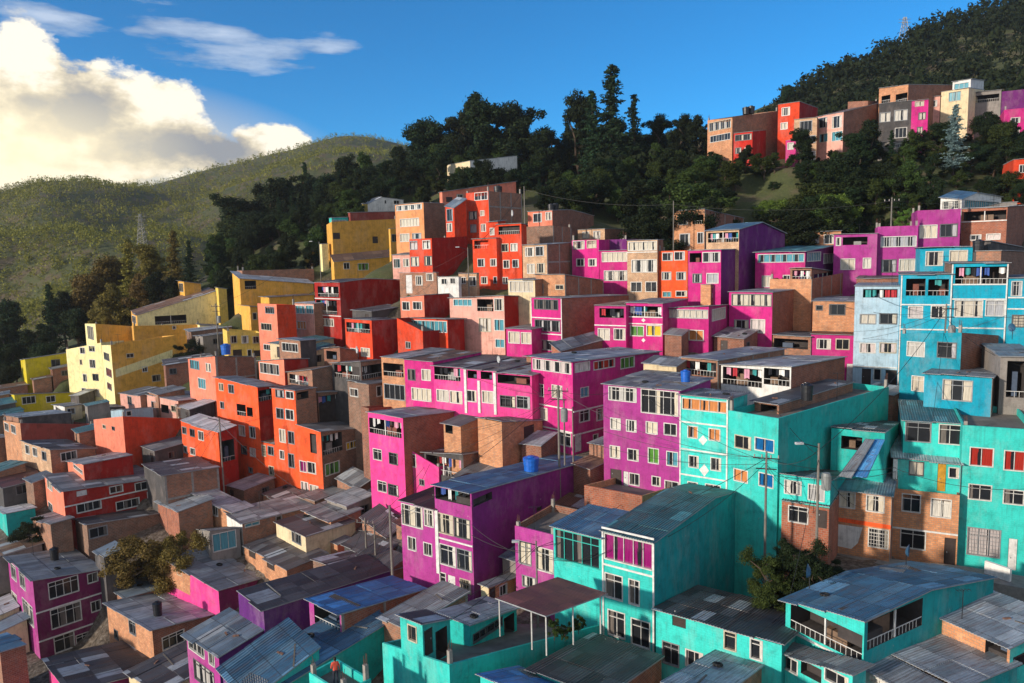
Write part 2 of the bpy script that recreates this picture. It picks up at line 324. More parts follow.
H('A3', 'magenta house front with four curtained windows', 110, (652, 306), (755, 302), None, 'magenta', roof='rust', f=[(657,305,700,338),(710,305,745,334),(670,375,700,403),(715,375,746,403)], phi=34, yb=460, over=.1, par=True)
H('A3', 'deep violet rooftop wall set back above the magenta front', 111.5, (757, 302), (860, 300), (935, 298), 'violet', roof='grey', phi=30, h=5, over=.1, par=True)
H('A3', 'magenta house with a wide three pane window band', 107.5, (757, 346), (868, 343), None, 'magenta', roof='grey', f=[(767,350,862,386),(775,420,862,458)], phi=32, yb=500, over=.1)
H('A4', 'unpainted tan house with a big white window sheet', 104, (103, 308), (218, 304), (240, 303), 'ltan', 'gbrick', roof='light', f=[(108,310,216,343),(120,378,215,426),(117,463,158,500,'d'),(173,462,216,500,'d')], phi=30, yb=530, over=.1, bands=[(160,350)])
H('A4', 'bright orange narrow house between tan and magenta fronts', 102.5, (220, 347), (333, 343), (350, 343), 'orange', 'dred', roof='rust', f=[(237,352,276,382),(282,348,321,380),(235,425,270,455),(290,425,326,455),(238,500,270,520,'c'),(288,497,330,518)], phi=30, yb=530, over=.1, par=True)
H('A4', 'magenta house with violet shaded flank and open top floor', 94, (335, 348), (460, 342), (592, 338), 'magenta', 'violet', roof='grey', f=[(340,353,385,388,'O'),(390,350,456,388),(352,432,386,466),(405,430,449,468)], phi=34, yb=535, over=.15)
H('A4', 'violet gabled house under a bright blue roof', 98, (403, 270), (528, 264), (702, 280), 'ltan', 'violet', roof='blue', f=[(410,275,525,312,'L')], phi=34, yb=480, ridge=(612, 238), over=.4)
H('A4', 'tan brick tower with a dark open top room', 112, (280, 196), (397, 188), (545, 222), 'tan', 'brown', roof='rust', f=[(297,210,333,246),(352,208,393,243,'O'),(303,280,341,326),(370,275,393,316)], phi=34, yb=335, over=.1)
H('A4', 'magenta house with a blue glazed veranda under a blue roof', 95, (590, 354), (780, 348), (892, 326), 'magenta', 'violet', roof='teal', f=[(600,357,775,388,'c'),(615,440,657,482),(695,437,724,462)], s=[(786,345,838,384,'c'),(848,355,885,392,'d')], phi=30, yb=560, over=.5)
H('A4', 'long tan brick house with three white windows at the wood', 113, (705, 282), (915, 270), (930, 268), 'tan', 'brown', roof='brown', f=[(720,288,757,318),(792,285,831,318),(850,283,891,318)], phi=24, yb=350, over=.25)
H('A4', 'small red brick box on the magenta roofs', 94, (382, 478), (420, 474), (522, 480), 'tan', 'brown', roof='rust', s=[(425,482,480,520,'O')], phi=40, yb=530, over=.1)
# --- upper right purple row
H('A5', 'orchid purple house with an open balcony room', 98.5, (205, 290), (370, 280), None, 'orchid', roof='rust', f=[(238,292,332,322,'O'),(213,294,231,325),(230,375,284,416),(315,372,345,411)], phi=26, yb=470, over=.15)
H('A5', 'orchid purple house with a broad window band and hung blue cloth', 97.5, (371, 256), (525, 248), None, 'orchid', roof='grey', f=[(383,290,517,329),(385,378,441,426),(452,376,513,421)], phi=24, yb=475, over=.05, par=True)
H('A5', 'orchid purple taller house beside the brick house', 96.5, (521, 193), (687, 185), None, 'orchid', roof='grey', f=[(530,247,596,296),(607,243,673,291)], phi=24, yb=400, over=.05, par=True)
H('A5', 'red brick house with blue open terrace below white roof edge', 95, (690, 188), (864, 178), (960, 172), 'brick', 'brown', roof='light', f=[(697,193,860,228,'O'),(722,284,763,304),(783,280,836,302)], phi=26, yb=340, over=.3, bands=[(770,232)])
H('A5', 'glass roof room with blue metal roof on the hill edge', 104, (610, 142), (690, 150), (840, 140), 'white', roof='blue', f=[(615,148,684,186,'X')], s=[(700,155,830,185,'c')], phi=30, yb=200, ridge=(745,125), over=.3)
H('A5', 'grey roof shed beside the glass roof room', 100, (835, 165), (900, 160), None, 'grey', roof='teal', f=[(860,185,895,222,'c')], phi=24, yb=240, over=.2)
H('A5', 'red house cut by the edge under the wood', 118, (887, 0), (1010, -8), None, 'redor', roof='rust', f=[(908,18,935,48),(905,75,925,100)], phi=24, yb=150, over=.1)
H('A5', 'cyan upper house with two curtained windows and blue roof', 88, (533, 342), (732, 330), None, 'cyan', roof='blue', f=[(553,347,618,401),(643,343,711,398)], phi=25, yb=450, over=.4)
H('A5', 'dark shed roofs behind the cyan houses', 86, (735, 318), (800, 310), (960, 340), 'dgrey', roof='bluegrey', phi=40, yb=420, over=.2, f=[(742,325,790,345,'K')])
H('A5', 'brown shed with weathered roof beside the cyan terrace', 82, (745, 352), (840, 345), (960, 350), 'gbrick', 'dbrick', roof='grey', phi=38, yb=430, over=.2)
H('A5', 'cyan house with two dark open terrace bays and white bands', 76, (460, 446), (655, 436), None, 'cyan', roof='grey', f=[(478,450,552,515,'O'),(562,452,641,515,'L'),(487,555,541,600),(573,553,632,600)], phi=26, yb=790, over=.25, bands=[(540,549),(540,643)], vtrim=True)
H('A5', 'cyan house with laundry under a dark roof and white bands', 74, (653, 402), (868, 392), None, 'cyan', 'dbrick', roof='dark', f=[(665,405,862,470,'L'),(662,533,769,596),(780,533,852,592)], phi=26, yb=790, over=.3, bands=[(760,472),(760,528),(760,638)], vtrim=True)
H('A5', 'cyan house at the edge with a tall curtain window', 72.5, (869, 456), (1000, 450), None, 'cyan', roof='grey', f=[(878,460,918,516),(880,588,930,634,'X')], phi=26, yb=790, over=.2, bands=[(900,522),(900,565)])
H('A5', 'light blue three storey house with plain doors below', 80, (285, 487), (460, 480), None, 'sky', 'gbrick', roof='bluegrey', f=[(315,490,446,522,'L'),(303,585,364,622),(378,583,444,622),(303,695,363,732),(378,694,441,732),(310,792,345,856,'K'),(355,792,383,836,'d'),(400,797,448,858,'K')], phi=28, yb=870, over=.2, bands=[(370,786)])
H('A4', 'small tan brick house under the purple row', 86, (808, 546), (968, 538), None, 'tan', 'brick', roof='bluegrey', f=[(820,552,845,570,'d'),(870,548,931,588,'d')], phi=28, yb=660, over=.3)
H('A4', 'magenta house with curtained top band and brick flank', 88, (490, 508), (655, 504), (803, 484), 'magenta', 'brick', roof='bluegrey', f=[(500,509,651,554),(510,607,563,656),(572,605,626,656)], phi=36, yb=760, over=.25)
H('A4', 'brick terrace house with low flat parapet', 92, (645, 458), (803, 452), (948, 424), 'tan', 'brick', roof='rust', phi=32, yb=520, over=.05, par=True)
H('A4', 'open roof shelter on the brick terrace', 93.5, (722, 414), (803, 412), (892, 424), 'gbrick', 'brown', roof='dark', f=[(730,418,798,458,'L')], s=[(812,420,880,462,'O')], phi=34, yb=475, over=.25)
H('A4', 'magenta house with glazed top floor and orange curtains', 86, (240, 564), (413, 556), (493, 550), 'magenta', 'mag2', roof='zinc', f=[(250,563,411,600),(262,648,314,685,'a'),(337,646,393,685,'a')], s=[(425,563,476,606)], phi=34, yb=730, over=.25)
H('A4', 'magenta house with white diamonds and a lime curtain', 87, (99, 552), (238, 546), None, 'magenta', roof='bluegrey', f=[(106,555,233,594,'L'),(115,630,166,668,'g'),(177,628,233,668,'y')], phi=32, yb=730, over=.2, bands=[(165,596),(165,622)],
  deco=[('fpainted_diamond', 'w', [(157,608),(165,600),(173,608),(165,616)]), ('fpainted_diamond', 'w', [(157,684),(165,676),(173,684),(165,692)])])
H('A3', 'magenta house with an open laundry terrace above two windows', 88.5, (738, 562), (858, 556), None, 'magenta', roof='rust', f=[(757,563,850,599,'L'),(752,640,796,683),(812,640,855,683)], phi=32, yb=730, over=.1, bands=[(800,628)])
H('A3', 'pink magenta house with concrete framed brick flank', 92, (497, 532), (614, 526), (868, 514), 'magenta', 'brick', roof='grey', f=[(510,530,600,567,'d'),(513,608,608,650),(520,685,610,722)], phi=36, yb=745, over=.15, bands=[(560,600),(560,660)], vtrim=True)
H('B3', 'narrow magenta annex with two white framed windows', 92.5, (403, 42), (500, 36), None, 'magenta', roof='grey', f=[(412,45,454,88),(460,48,500,90)], phi=34, yb=135, over=.3)
H('A3', 'plastered house with blue panes and dark red flank', 98, (188, 526), (395, 516), (497, 520), 'pinkish', 'dred', roof='dark', f=[(203,528,273,554,'c'),(293,528,354,574,'O'),(358,526,393,572),(300,600,346,652),(358,605,397,648,'c'),(362,680,398,712,'c')], phi=34, yb=745, over=.25)
H('A3', 'small cream house with a wide curtain window', 99.5, (410, 458), (512, 456), None, 'cream', 'gbrick', roof='grey', f=[(417,460,504,501)], phi=34, yb=530, over=.2)
H('A3', 'small tan brick house with grey window and brick flank', 99, (515, 440), (625, 436), (772, 458), 'tan', 'brick', roof='light', f=[(523,470,544,506),(590,474,621,492,'d')], phi=36, yb=530, over=.15)
# --- middle magenta row
H('B2', 'tan brick house with an open dark gallery', 84, (688, 146), (775, 148), None, 'tan', 'brown', roof='grey', f=[(696,165,772,214,'O'),(700,245,782,302,'d')], phi=34, yb=335, over=.2)
H('B3', 'magenta house with one blank and one curtained window', None, (15, 156), (126, 160), None, 'magenta', roof='rust', f=[(30,187,58,228,'d'),(83,188,116,229),(45,260,118,306)], yb=345, over=.15)
H('B3', 'magenta house with white sheets on its terrace', None, (126, 176), (243, 182), None, 'hotpink', roof='dark', f=[(130,180,229,229,'L'),(140,265,185,309),(190,270,236,316)], yb=358, over=.25)
H('B3', 'magenta house with three white pilasters', None, (243, 182), (365, 196), None, 'hotpink', roof='dark', f=[(256,184,292,222,'O'),(306,186,350,226,'O'),(253,267,290,310),(312,270,355,315)], yb=360, pilasters=[(247,185,352),(300,230,352),(360,200,358)], over=.25)
H('B3', 'magenta house with a deep dark terrace under slab roof', None, (365, 202), (500, 212), None, 'hotpink', roof='grey', f=[(370,210,494,244,'O'),(380,288,438,331),(443,290,493,336)], yb=365, over=.25)
H('B3', 'large magenta corner house with white bands and long flank', 72, (498, 150), (655, 160), (985, 122), 'magenta', 'mag2', roof='bluegrey', f=[(505,155,650,196),(520,243,546,290),(577,248,616,296),(525,333,560,378),(543,420,584,468,'d'),(605,427,649,477,'d')], s=[(664,155,720,195),(735,140,815,184,'r'),(837,137,890,182,'g'),(685,255,716,292,'c'),(680,342,720,386),(745,335,779,380),(733,433,752,458,'d'),(664,430,690,500,'D')], phi=38, yb=500, over=.35, bands=[(580,328),(580,412)], sband=[(760,326),(760,412)])
H('B3', 'brick and tin shack on the magenta roofs', 84, (575, 90), (610, 118), (830, 60), 'brick', 'brown', roof='grey', s=[(680,75,705,95,'K'),(730,68,750,90,'K')], phi=42, yb=150, over=.2)
H('B3', 'tan shack with slanted grey sheet beside brick shack', 80, (940, 170), (1000, 175), (1080, 165), 'ltan', roof='grey', phi=40, yb=230, over=.3)
# --- orchid/teal middle block
H('B4', 'purple magenta house with white window band and open ground floor', 64, (12, 250), (152, 258), None, 'orchid', roof='grey', f=[(33,255,138,308),(40,373,78,416),(100,380,138,424),(38,478,76,524),(105,490,146,534),(40,567,82,626,'K'),(88,575,108,640,'D'),(112,583,156,628,'d')], phi=36, yb=650, over=.3)
H('B4', 'purple magenta house with a white glazed balcony', None, (152, 258), (303, 270), (420, 225), 'orchid', roof='grey', f=[(156,262,297,358,'w'),(175,387,218,432),(243,393,291,438,'d'),(183,487,223,544,'g'),(253,500,296,554,'c'),(197,594,230,630),(246,612,300,647,'d')], yb=690, over=.3)
H('B4', 'aqua house with white diamonds and white framed windows', None, (308, 298), (487, 303), (560, 280), 'aqua', roof='grey', f=[(312,303,482,346,'a'),(333,403,371,448,'a'),(413,413,456,458,'a'),(337,515,374,560),(420,523,459,572),(333,615,371,645),(400,625,458,662,'d')], yb=690, over=.3, bands=[(400,395),(400,500),(400,598)], vtrim=True,
  deco=[('fpainted_diamond', 'w', [(374,455),(391,437),(408,456),(391,476)]), ('fpainted_diamond', 'w', [(377,568),(396,547),(414,572),(396,594)])])
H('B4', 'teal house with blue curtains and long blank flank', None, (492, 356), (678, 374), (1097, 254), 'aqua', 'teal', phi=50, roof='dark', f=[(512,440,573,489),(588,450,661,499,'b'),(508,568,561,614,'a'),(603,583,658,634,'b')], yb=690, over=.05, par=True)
H('B4', 'rooftop shelter of plants and junk under sloping grey sheets', 71, (308, 152), (446, 156), (700, 112), 'gbrick', roof='bluegrey', f=[(314,158,441,210,'L')], phi=36, yb=245, over=.3)
H('B4', 'rooftop house with brick flank and open washing gallery', 66.5, (460, 172), (726, 180), (930, 142), 'white', 'brick', roof='zinc', f=[(466,180,615,250,'L'),(622,178,720,248,'L')], phi=36, yb=262, over=.3)
H('B4', 'tan plank shack on the grey roofs', 72, (165, 160), (290, 176), (330, 150), 'cream', 'gbrick', roof='grey', phi=38, yb=215, over=.3)
H('B4', 'low roof of black sheets on the teal house', 60, (585, 300), (680, 322), (960, 238), 'gbrick', roof='dark', f=[(610,322,672,368,'L')], phi=36, yb=384, over=.3, rt=True)
H('B4', 'plank hut with white board on the teal roof', 65.5, (684, 318), (792, 306), None, 'ltan', roof='dark', f=[(690,322,720,360,'D')], phi=20, yb=368, over=.1, rt=True)
H('B5', 'teal shed house with an open front and leaning sheets', 58, (195, 420), (398, 430), (455, 390), 'teal', roof='dark', f=[(232,442,312,492,'O'),(222,460,252,500,'D')], phi=32, yb=570, over=.1)
H('B4', 'low aqua house with two white framed windows by the lamp', 54, (680, 596), (875, 612), (985, 560), 'aqua', 'teal2', roof='dark', f=[(700,610,764,662),(790,626,852,686)], phi=34, yb=800, over=.15)
H('B4', 'brick ground floor under the low aqua house', 53.6, (690, 700), (870, 716), None, 'brick', roof='dark', f=[(715,708,790,770,'d'),(822,722,862,790,'K')], phi=34, h=3.2, over=.02)
H('C5', 'small brick house with orange band and white patch', 55, (174, 27), (375, 55), None, 'tan', 'brick', roof='bluegrey', f=[(200,40,253,94),(290,53,351,108),(297,166,378,229,'X'),(225,165,255,215,'D')], phi=30, yb=270, over=.3, sl=12,
  deco=[('fpainted_band', 'orange', [(174,122),(372,152),(372,166),(174,136)]), ('fplaster_patch', 'white', [(192,148),(278,160),(262,212),(240,232),(194,222)])])
H('B5', 'brick house with teal balcony and yellow door', 57, (430, 520), (686, 548), None, 'aqua', 'brick', roof='light', f=[(490,535,545,590),(597,545,630,650,'Y'),(640,560,680,600)], phi=26, yb=760, over=.3, h=8, pilasters=[(436,520,680)])
H('C5', 'brick lower floors with white band beside the street', 56.3, (382, 22), (605, 52), None, 'tan', 'brick', roof='dark', f=[(410,48,473,108,'d'),(507,64,576,126),(405,166,490,232,'d'),(552,196,603,286,'K')], phi=26, yb=282, over=.02, bands=[(490,172)], par=True)
H('B5', 'aqua house with glazed gallery and grey slab roof', 58.5, (470, 384), (694, 396), None, 'aqua', 'teal', roof='teal', f=[(476,388,573,462,'d'),(603,396,690,472,'d')], phi=26, yb=560, over=.35, h=6)
H('B5', 'cyan house with a four pane window under grey roof', 62, (548, 214), (805, 222), (838, 190), 'cyan', 'dbrick', roof='zinc', f=[(617,228,730,306)], phi=26, yb=420, over=.25)
H('B5', 'cyan house with brick flank above the four pane window', 68, (460, 52), (690, 48), (880, 62), 'cyan2', 'brown', roof='grey', f=[(482,83,549,138),(597,85,669,144),(500,213,546,270)], phi=38, yb=430, over=.05, par=True)
H('B5', 'aqua house with red curtains beside the balcony house', 55, (694, 400), (980, 418), None, 'aqua', roof='grey', f=[(720,485,810,555,'r'),(850,497,930,572,'r'),(715,625,803,683,'d'),(847,645,926,700,'d'),(710,792,836,896,'X'),(865,830,900,950,'D')], phi=26, yb=960, over=.05, par=True)
H('B5', 'bare concrete frame house with an open dark floor', 62, (838, 138), (990, 142), None, 'grey', roof='bluegrey', f=[(860,156,930,294,'O')], phi=24, yb=430, over=.3, h=9)
# --- hot pink and purple front
H('B2', 'hot pink tall house with brick upper flank', 74, (637, 352), (770, 372), (985, 346), 'hotpink', 'brick', roof='bluegrey', f=[(643,380,764,438,'L'),(658,490,690,531,'d'),(718,505,751,548),(675,612,708,652,'d'),(715,625,753,666)], phi=38, yb=740, over=.3)
H('B2', 'hot pink low wing with stepped wall', 72.6, (771, 480), (906, 560), None, 'hotpink', 'magenta', roof='dark', f=[(785,505,820,556),(793,590,811,632),(833,605,852,628)], phi=38, yb=720, over=.1, par=True)
H('B3', 'dark rooftop washing hut on the hot pink wing', 71, (92, 505), (240, 512), (330, 500), 'dgrey', 'gbrick', roof='dark', f=[(100,512,232,590,'L')], phi=36, yb=600, over=.4)
H('B3', 'tan rooftop brick shack with open door', 72, (165, 388), (230, 402), (300, 372), 'tan', 'tan', roof='dark', f=[(172,395,200,430,'O')], phi=42, yb=470, over=.3)
H('B3', 'round cornered tan brick shack on the roofs', 70, (295, 378), (386, 388), (541, 382), 'tan', 'tan', roof='dark', s=[(470,400,510,445,'K')], phi=40, yb=490, over=.25)
H('C3', 'purple house front left with white glazed bay', 57.8, (2, 82), (118, 100), None, 'orchid', roof='brown', f=[(4,86,76,156),(82,100,113,156),(27,192,54,236,'d'),(80,212,108,254,'d')], phi=36, yb=300, over=.3)
H('C3', 'purple house with long violet shaded flank and blue tin roof', None, (62, 14), (240, 44), (691, -80), 'orchid', 'purple', roof='blue', f=[(70,25,236,70,'L'),(125,115,179,181),(183,130,236,196),(135,220,187,288),(192,235,242,304),(135,312,155,375,'d'),(160,322,186,382,'D'),(203,335,238,378,'X')], yb=385, over=.35, bands=[(180,206)], pilasters=[(121,100,310)], s=[(246,52,310,78,'L'),(460,90,478,104,'K')])
H('C3', 'orchid house with brick parapet beside the aqua house', 53, (386, 146), (518, 186), (640, 108), 'orchid', 'brown', roof='grey', f=[(400,208,441,284),(458,230,516,308),(412,325,456,362)], phi=37, yb=400, over=.05, par=True)
H('C3', 'small cream shack below the violet shaded flank', 54, (272, 352), (298, 362), (396, 325), 'cream', 'tan', roof='grey', s=[(302,360,322,400,'K'),(335,352,360,390)], phi=42, yb=420, over=.25)
H('C3', 'aqua house with grey glazed upper floor', 49.3, (516, 158), (680, 196), (800, 120), 'aqua', 'teal2', roof='blue', f=[(522,166,672,282,'d'),(535,268,591,330),(608,288,662,358),(540,380,590,420,'d')], phi=37, yb=620, over=.3, fr='t')
H('C3', 'big aqua house with white framed windows and long teal flank', None, (682, 176), (856, 212), (1308, 105), 'aqua', 'teal2', roof='teal', f=[(688,190,850,284,'p'),(690,318,749,400,'d'),(770,336,806,420,'d'),(700,442,757,528,'d'),(778,472,841,562,'d')], yb=660, over=.15, bands=[(765,178),(765,302)], vtrim=True, ridge=(1058, 118))
H('C4', 'low aqua house under corrugated grey roof', 41.5, (188, 428), (612, 556), (720, 460), 'aqua', 'teal2', roof='dark', f=[(243,460,289,495,'K'),(417,508,458,572,'d'),(505,537,546,604),(210,548,266,622,'d'),(288,576,346,632)], phi=36, yb=760, over=.3)
H('C4', 'grey tin roofed shed in front of the low aqua house', 36, (225, 664), (390, 740), (620, 690), 'gbrick', roof='zinc', phi=36, h=3, over=.3)
H('C5', 'teal house with blue sheet roof over an open terrace', 40, (20, 402), (285, 476), (720, 330), 'aqua', 'teal2', roof='blue', f=[(35,415,280,558,'O')], s=[(296,410,478,530,'O')], phi=58, yb=760, over=.35, ridge=(500, 372), bands=[(150,565)])
H('C5', 'lean-to veranda with white rails below the teal terrace', 38.4, (-15, 572), (245, 650), (290, 628), 'aqua', 'teal2', roof='grey', f=[(10,592,60,645,'d'),(70,605,140,668,'O'),(150,640,230,690)], phi=58, h=4, over=.5)
H('C5', 'zinc roofed brick edged house behind the lower zinc roofs', 40.5, (508, 448), (775, 562), (965, 472), 'tan', 'aqua', roof='zinc', f=[(690,545,765,600,'O')], s=[(785,570,900,610,'O')], phi=62, h=5, over=.3)
H('C5', 'wide zinc roof in the corner with orange lower edge', 38, (330, 562), (610, 700), (800, 620), 'tan', 'teal2', roof='zinc', phi=62, h=4, over=.3)
H('C5', 'lowest zinc roof beside the lean-to veranda', 36.5, (256, 632), (520, 765), (605, 718), 'white', 'teal2', roof='zinc', phi=62, h=4, over=.3, f=[(300,650,360,690)])
# --- bottom middle: teal terrace house
H('C3', 'aqua terrace house with parapet wall in front', 40.5, (-60, 548), (166, 622), (706, 480), 'aqua', 'teal', roof='grey', phi=35, h=5, par=True)
H('C3', 'aqua stair tower with small window on the terrace', 42.5, (0, 460), (75, 486), (168, 468), 'aqua', 'teal', roof='dark', f=[(27,490,56,542,'d')], s=[(82,500,112,590,'K'),(120,500,160,600,'O')], phi=38, yb=640, over=.3)
H('C3', 'teal terrace hut under pale sheets', 46.5, (130, 440), (236, 488), (392, 432), 'teal', 'teal', roof='light', s=[(245,490,345,520,'d'),(350,455,385,520,'O')], phi=38, yb=590, over=.35)
H('C3', 'wooden shed with dark sheet roof below the terrace wall', 38.5, (440, 632), (690, 730), (880, 596), 'aqua', 'brown', roof='dark', phi=36, h=4, over=.3)
H('C3', 'light blue tin roof below the aqua parapet', 37.5, (270, 655), (420, 720), (540, 690), 'aqua', roof='bright', phi=36, h=3, over=.3)
# --- bottom left
H('C1', 'dark purple house with white trim and patched tin roof', 69, (25, 256), (110, 340), (343, 302), 'orchid', 'shaded_pink', roof='zinc', f=[(38,287,54,332,'d'),(67,315,84,362,'d'),(42,382,58,422),(80,415,111,476)], s=[(162,327,265,389,'d'),(294,312,330,345,'d'),(170,422,275,488,'d'),(306,406,340,442,'d'),(182,518,252,574,'d'),(256,516,302,556,'d'),(314,502,354,548,'d')], phi=50, yb=590, over=.25, sband=[(230,415),(240,508)])
H('C1', 'long tan brick house with tin roof beside the purple house', 63, (358, 406), (512, 506), (706, 456), 'tan', 'brown', roof='zinc', f=[(435,476,456,518,'d'),(385,505,398,535,'d'),(437,562,456,592,'d')], s=[(545,515,622,560,'d'),(550,602,622,655,'d')], phi=48, yb=690, over=.3)
H('C1', 'low tin roofed shed behind the long tan brick house', 70, (348, 345), (420, 400), (530, 368), 'gbrick', roof='bluegrey', phi=48, h=6, over=.3)
H('C1', 'pink walled house with patched tin roof and brick end', 67, (555, 262), (735, 372), (890, 328), 'hotpink', 'shaded_pink', roof='zinc', f=[(597,302,612,320,'d')], phi=48, yb=455, over=.3, deco=[('fbare_brick', 'tan', [(556,268),(640,318),(640,388),(556,345)])])
H('C1', 'dark tin roof with pink wall at the bottom edge', 57, (160, 602), (245, 712), (525, 640), 'hotpink', 'shaded_pink', roof='dark', phi=48, h=5, over=.3)
H('C1', 'blue roofed brick hut in the corner', 60, (-60, 540), (0, 582), (86, 556), 'gbrick', 'brown', roof='blue', phi=48, h=6, over=.2)
H('C1', 'purple house with violet shaded gable wall and streaked tin roof', 52, (626, 512), (736, 596), (885, 505), 'orchid', 'deepviolet', roof='bluegrey', f=[(635,527,686,582),(703,577,722,622,'d'),(655,627,720,690)], phi=42, yb=800, over=.3, ridge=None, sl=5)
H('C2', 'violet walled house under long grey tin roof', 54.5, (128, 376), (214, 440), (640, 306), 'deepviolet', 'deepviolet', roof='dark', phi=42, h=8, over=.2)
H('C2', 'brick shelter under bright blue sheets', 50, (366, 402), (474, 452), (752, 370), 'orchid', 'brick', roof='bright', f=[(385,416,470,500,'O')], phi=40, yb=580, over=.3)
H('C2', 'blue tin roofed house with teal posts at the bottom', 43, (75, 632), (172, 740), (400, 565), 'deepviolet', 'teal', roof='blue', f=[(85,645,160,720,'d')], phi=40, h=5, over=.25)
H('C2', 'teal posted house under long blue grey sheets', 44.5, (168, 600), (292, 690), (650, 470), 'aqua', 'teal', roof='blue', f=[(185,625,285,690,'O')], phi=40, h=4, over=.2)
H('C2', 'grey roof with dark patches behind the aqua tower', 49, (612, 462), (700, 500), (900, 380), 'gbrick', roof='grey', phi=40, h=4, over=.3)
# --- middle left shacks
H('C2', 'light roofed tan shack at the foot of the orange houses', 78, (-20, 45), (110, 112), (175, 92), 'tan', 'grey', roof='light', f=[(40,85,60,120,'d')], phi=34, yb=150, over=.2)
H('C2', 'dark roofed shack with a blue window', 75, (82, 108), (142, 148), (378, 90), 'white', 'gbrick', roof='grey', s=[(150,125,200,155,'c'),(255,112,275,140,'d')], phi=50, h=4, over=.3)
H('C2', 'cream shack with patched black roof', 71, (256, 150), (355, 192), (522, 140), 'cream', 'cream', roof='dark', f=[(310,178,340,212,'d')], phi=46, yb=250, over=.25)
H('C2', 'tan brick hovel with black sheet roof and holes', 67.5, (148, 212), (292, 304), (425, 250), 'tan', 'gbrick', roof='dark', f=[(165,228,186,262,'K'),(225,262,250,300,'K')], phi=46, yb=330, over=.2)
H('C2', 'orange tan hut between black roofs', 72, (392, 190), (462, 220), (512, 196), 'tan', 'salmon', roof='grey', f=[(402,205,416,232,'d')], phi=44, yb=255, over=.2)
H('C2', 'black roofed yard house by the two poles', 68, (485, 212), (600, 262), (690, 200), 'dgrey', 'gbrick', roof='dark', phi=42, h=4, over=.3)
H('C2', 'pale patched shack behind the dark grey brick house', 81, (468, 30), (562, 66), (600, 40), 'cream', 'gbrick', roof='grey', f=[(480,60,520,88,'d')], phi=44, yb=120, over=.3)
H('C1', 'grey metal cabin beside the leafy tree', 73, (660, 168), (706, 172), (806, 162), 'grey', 'grey', roof='dark', s=[(715,175,795,235,'c')], phi=55, yb=250, over=.1)
H('C1', 'low dark roofed brick house behind the leafy tree', 77, (225, 118), (292, 152), (600, 104), 'dbrick', 'dbrick', roof='dark', s=[(300,158,362,192,'d')], phi=52, yb=220, over=.25)
H('C1', 'slate blue sheet yard roof under the leafy tree', 71.5, (318, 240), (350, 262), (420, 228), 'dgrey', roof='bluegrey', phi=48, h=4, over=.2)
H('C1', 'pale green roofed hut behind the dark shrub', 82, (-20, 95), (20, 115), (118, 95), 'teal', 'teal2', roof='light', phi=50, yb=180, over=.2)
H('B1', 'red brown house with white framed windows and white band', 80, (170, 602), (240, 652), (598, 602), 'salmon', 'dred', roof='grey', f=[(180,606,198,642),(206,608,228,646),(185,695,200,720)], s=[(288,615,330,668,'D'),(415,612,466,656,'d'),(512,603,560,648,'d'),(290,690,385,725,'d'),(440,682,530,715,'d'),(560,650,595,690,'d')], phi=52, yb=760, over=.25, sband=[(420,672)])
H('B1', 'red rooftop room with white tin roof', 84.5, (255, 536), (316, 550), (502, 514), 'salmon', 'dred', roof='zinc', f=[(280,543,312,572)], phi=50, yb=600, over=.25)
H('B1', 'purple brown roofed shack on the far edge', 86, (-50, 600), (10, 640), (172, 600), 'dgrey', 'dgrey', roof='brown', s=[(60,620,110,660,'d')], phi=50, h=6, over=.2)
H('B1', 'green grey roofed shack beside the purple brown roof', 90, (-60, 565), (-10, 580), (95, 545), 'gbrick', roof='teal', phi=50, h=6, over=.2)
H('B1', 'black roofed shack between red and orange houses', 80, (545, 550), (622, 592), (830, 560), 'dgrey', 'gbrick', roof='dark', phi=50, h=5, over=.2)
H('B1', 'brick building with two windows and rooftop parapet', 98, (12, 382), (76, 392), (356, 396), 'tan', 'rosebr', roof='rust', f=[(18,392,33,420,'d'),(43,400,60,430,'d')], phi=54, yb=560, over=.1, par=True)
H('B1', 'flat blue roof room on the brick building', 102, (15, 362), (70, 372), (270, 352), 'gbrick', 'dgrey', roof='bluegrey', phi=54, h=5, over=.2)
H('B1', 'tan lower house with three tall windows in front of it', 90, (80, 466), (190, 494), (362, 488), 'ltan', 'gbrick', roof='dark', f=[(97,475,112,508,'d'),(125,485,141,517,'d'),(160,500,176,532,'d')], s=[(230,495,292,532,'d')], phi=50, yb=590, over=.2)
H('B1', 'orange block with salmon lit end and blank flank', 92, (355, 378), (466, 366), (690, 374), 'salmon', 'redor', roof='rust', f=[(390,398,402,412,'d'),(425,405,436,418,'d')], phi=50, yb=560, over=.05, par=True)
H('B1', 'orange house with silver tin roof and five small windows', 88, (686, 382), (828, 428), (896, 402), 'orange', 'dred', roof='light', f=[(692,406,708,432,'d'),(721,414,739,442,'d'),(753,422,773,456,'d'),(697,478,711,504,'d'),(723,486,741,512,'d')], s=[(842,455,890,535,'O')], phi=48, yb=640, over=.2)
H('B1', 'salmon pink house with brick flank and blue tank', 100, (713, 148), (815, 138), (972, 140), 'salmon', 'brown', roof='rust', f=[(722,152,756,186,'c'),(782,165,801,196),(753,222,781,260,'c')], phi=44, yb=350, over=.1)
H('B1', 'pale house with silver roof and brick flank', 103, (557, 292), (676, 308), (832, 292), 'pinkish', 'brick', roof='light', f=[(575,310,595,335,'d'),(612,322,640,352,'O'),(650,325,668,348,'d')], phi=46, yb=390, over=.2)
H('B1', 'pink tin shack under the striped ochre house', 108, (455, 278), (532, 288), (640, 262), 'pinkish', 'gbrick', roof='grey', f=[(485,290,500,320,'d')], phi=46, yb=340, over=.2)
H('B1', 'grey roofed shack behind the silver roof', 106, (560, 270), (600, 285), (700, 262), 'gbrick', roof='grey', phi=46, h=4, over=.2)
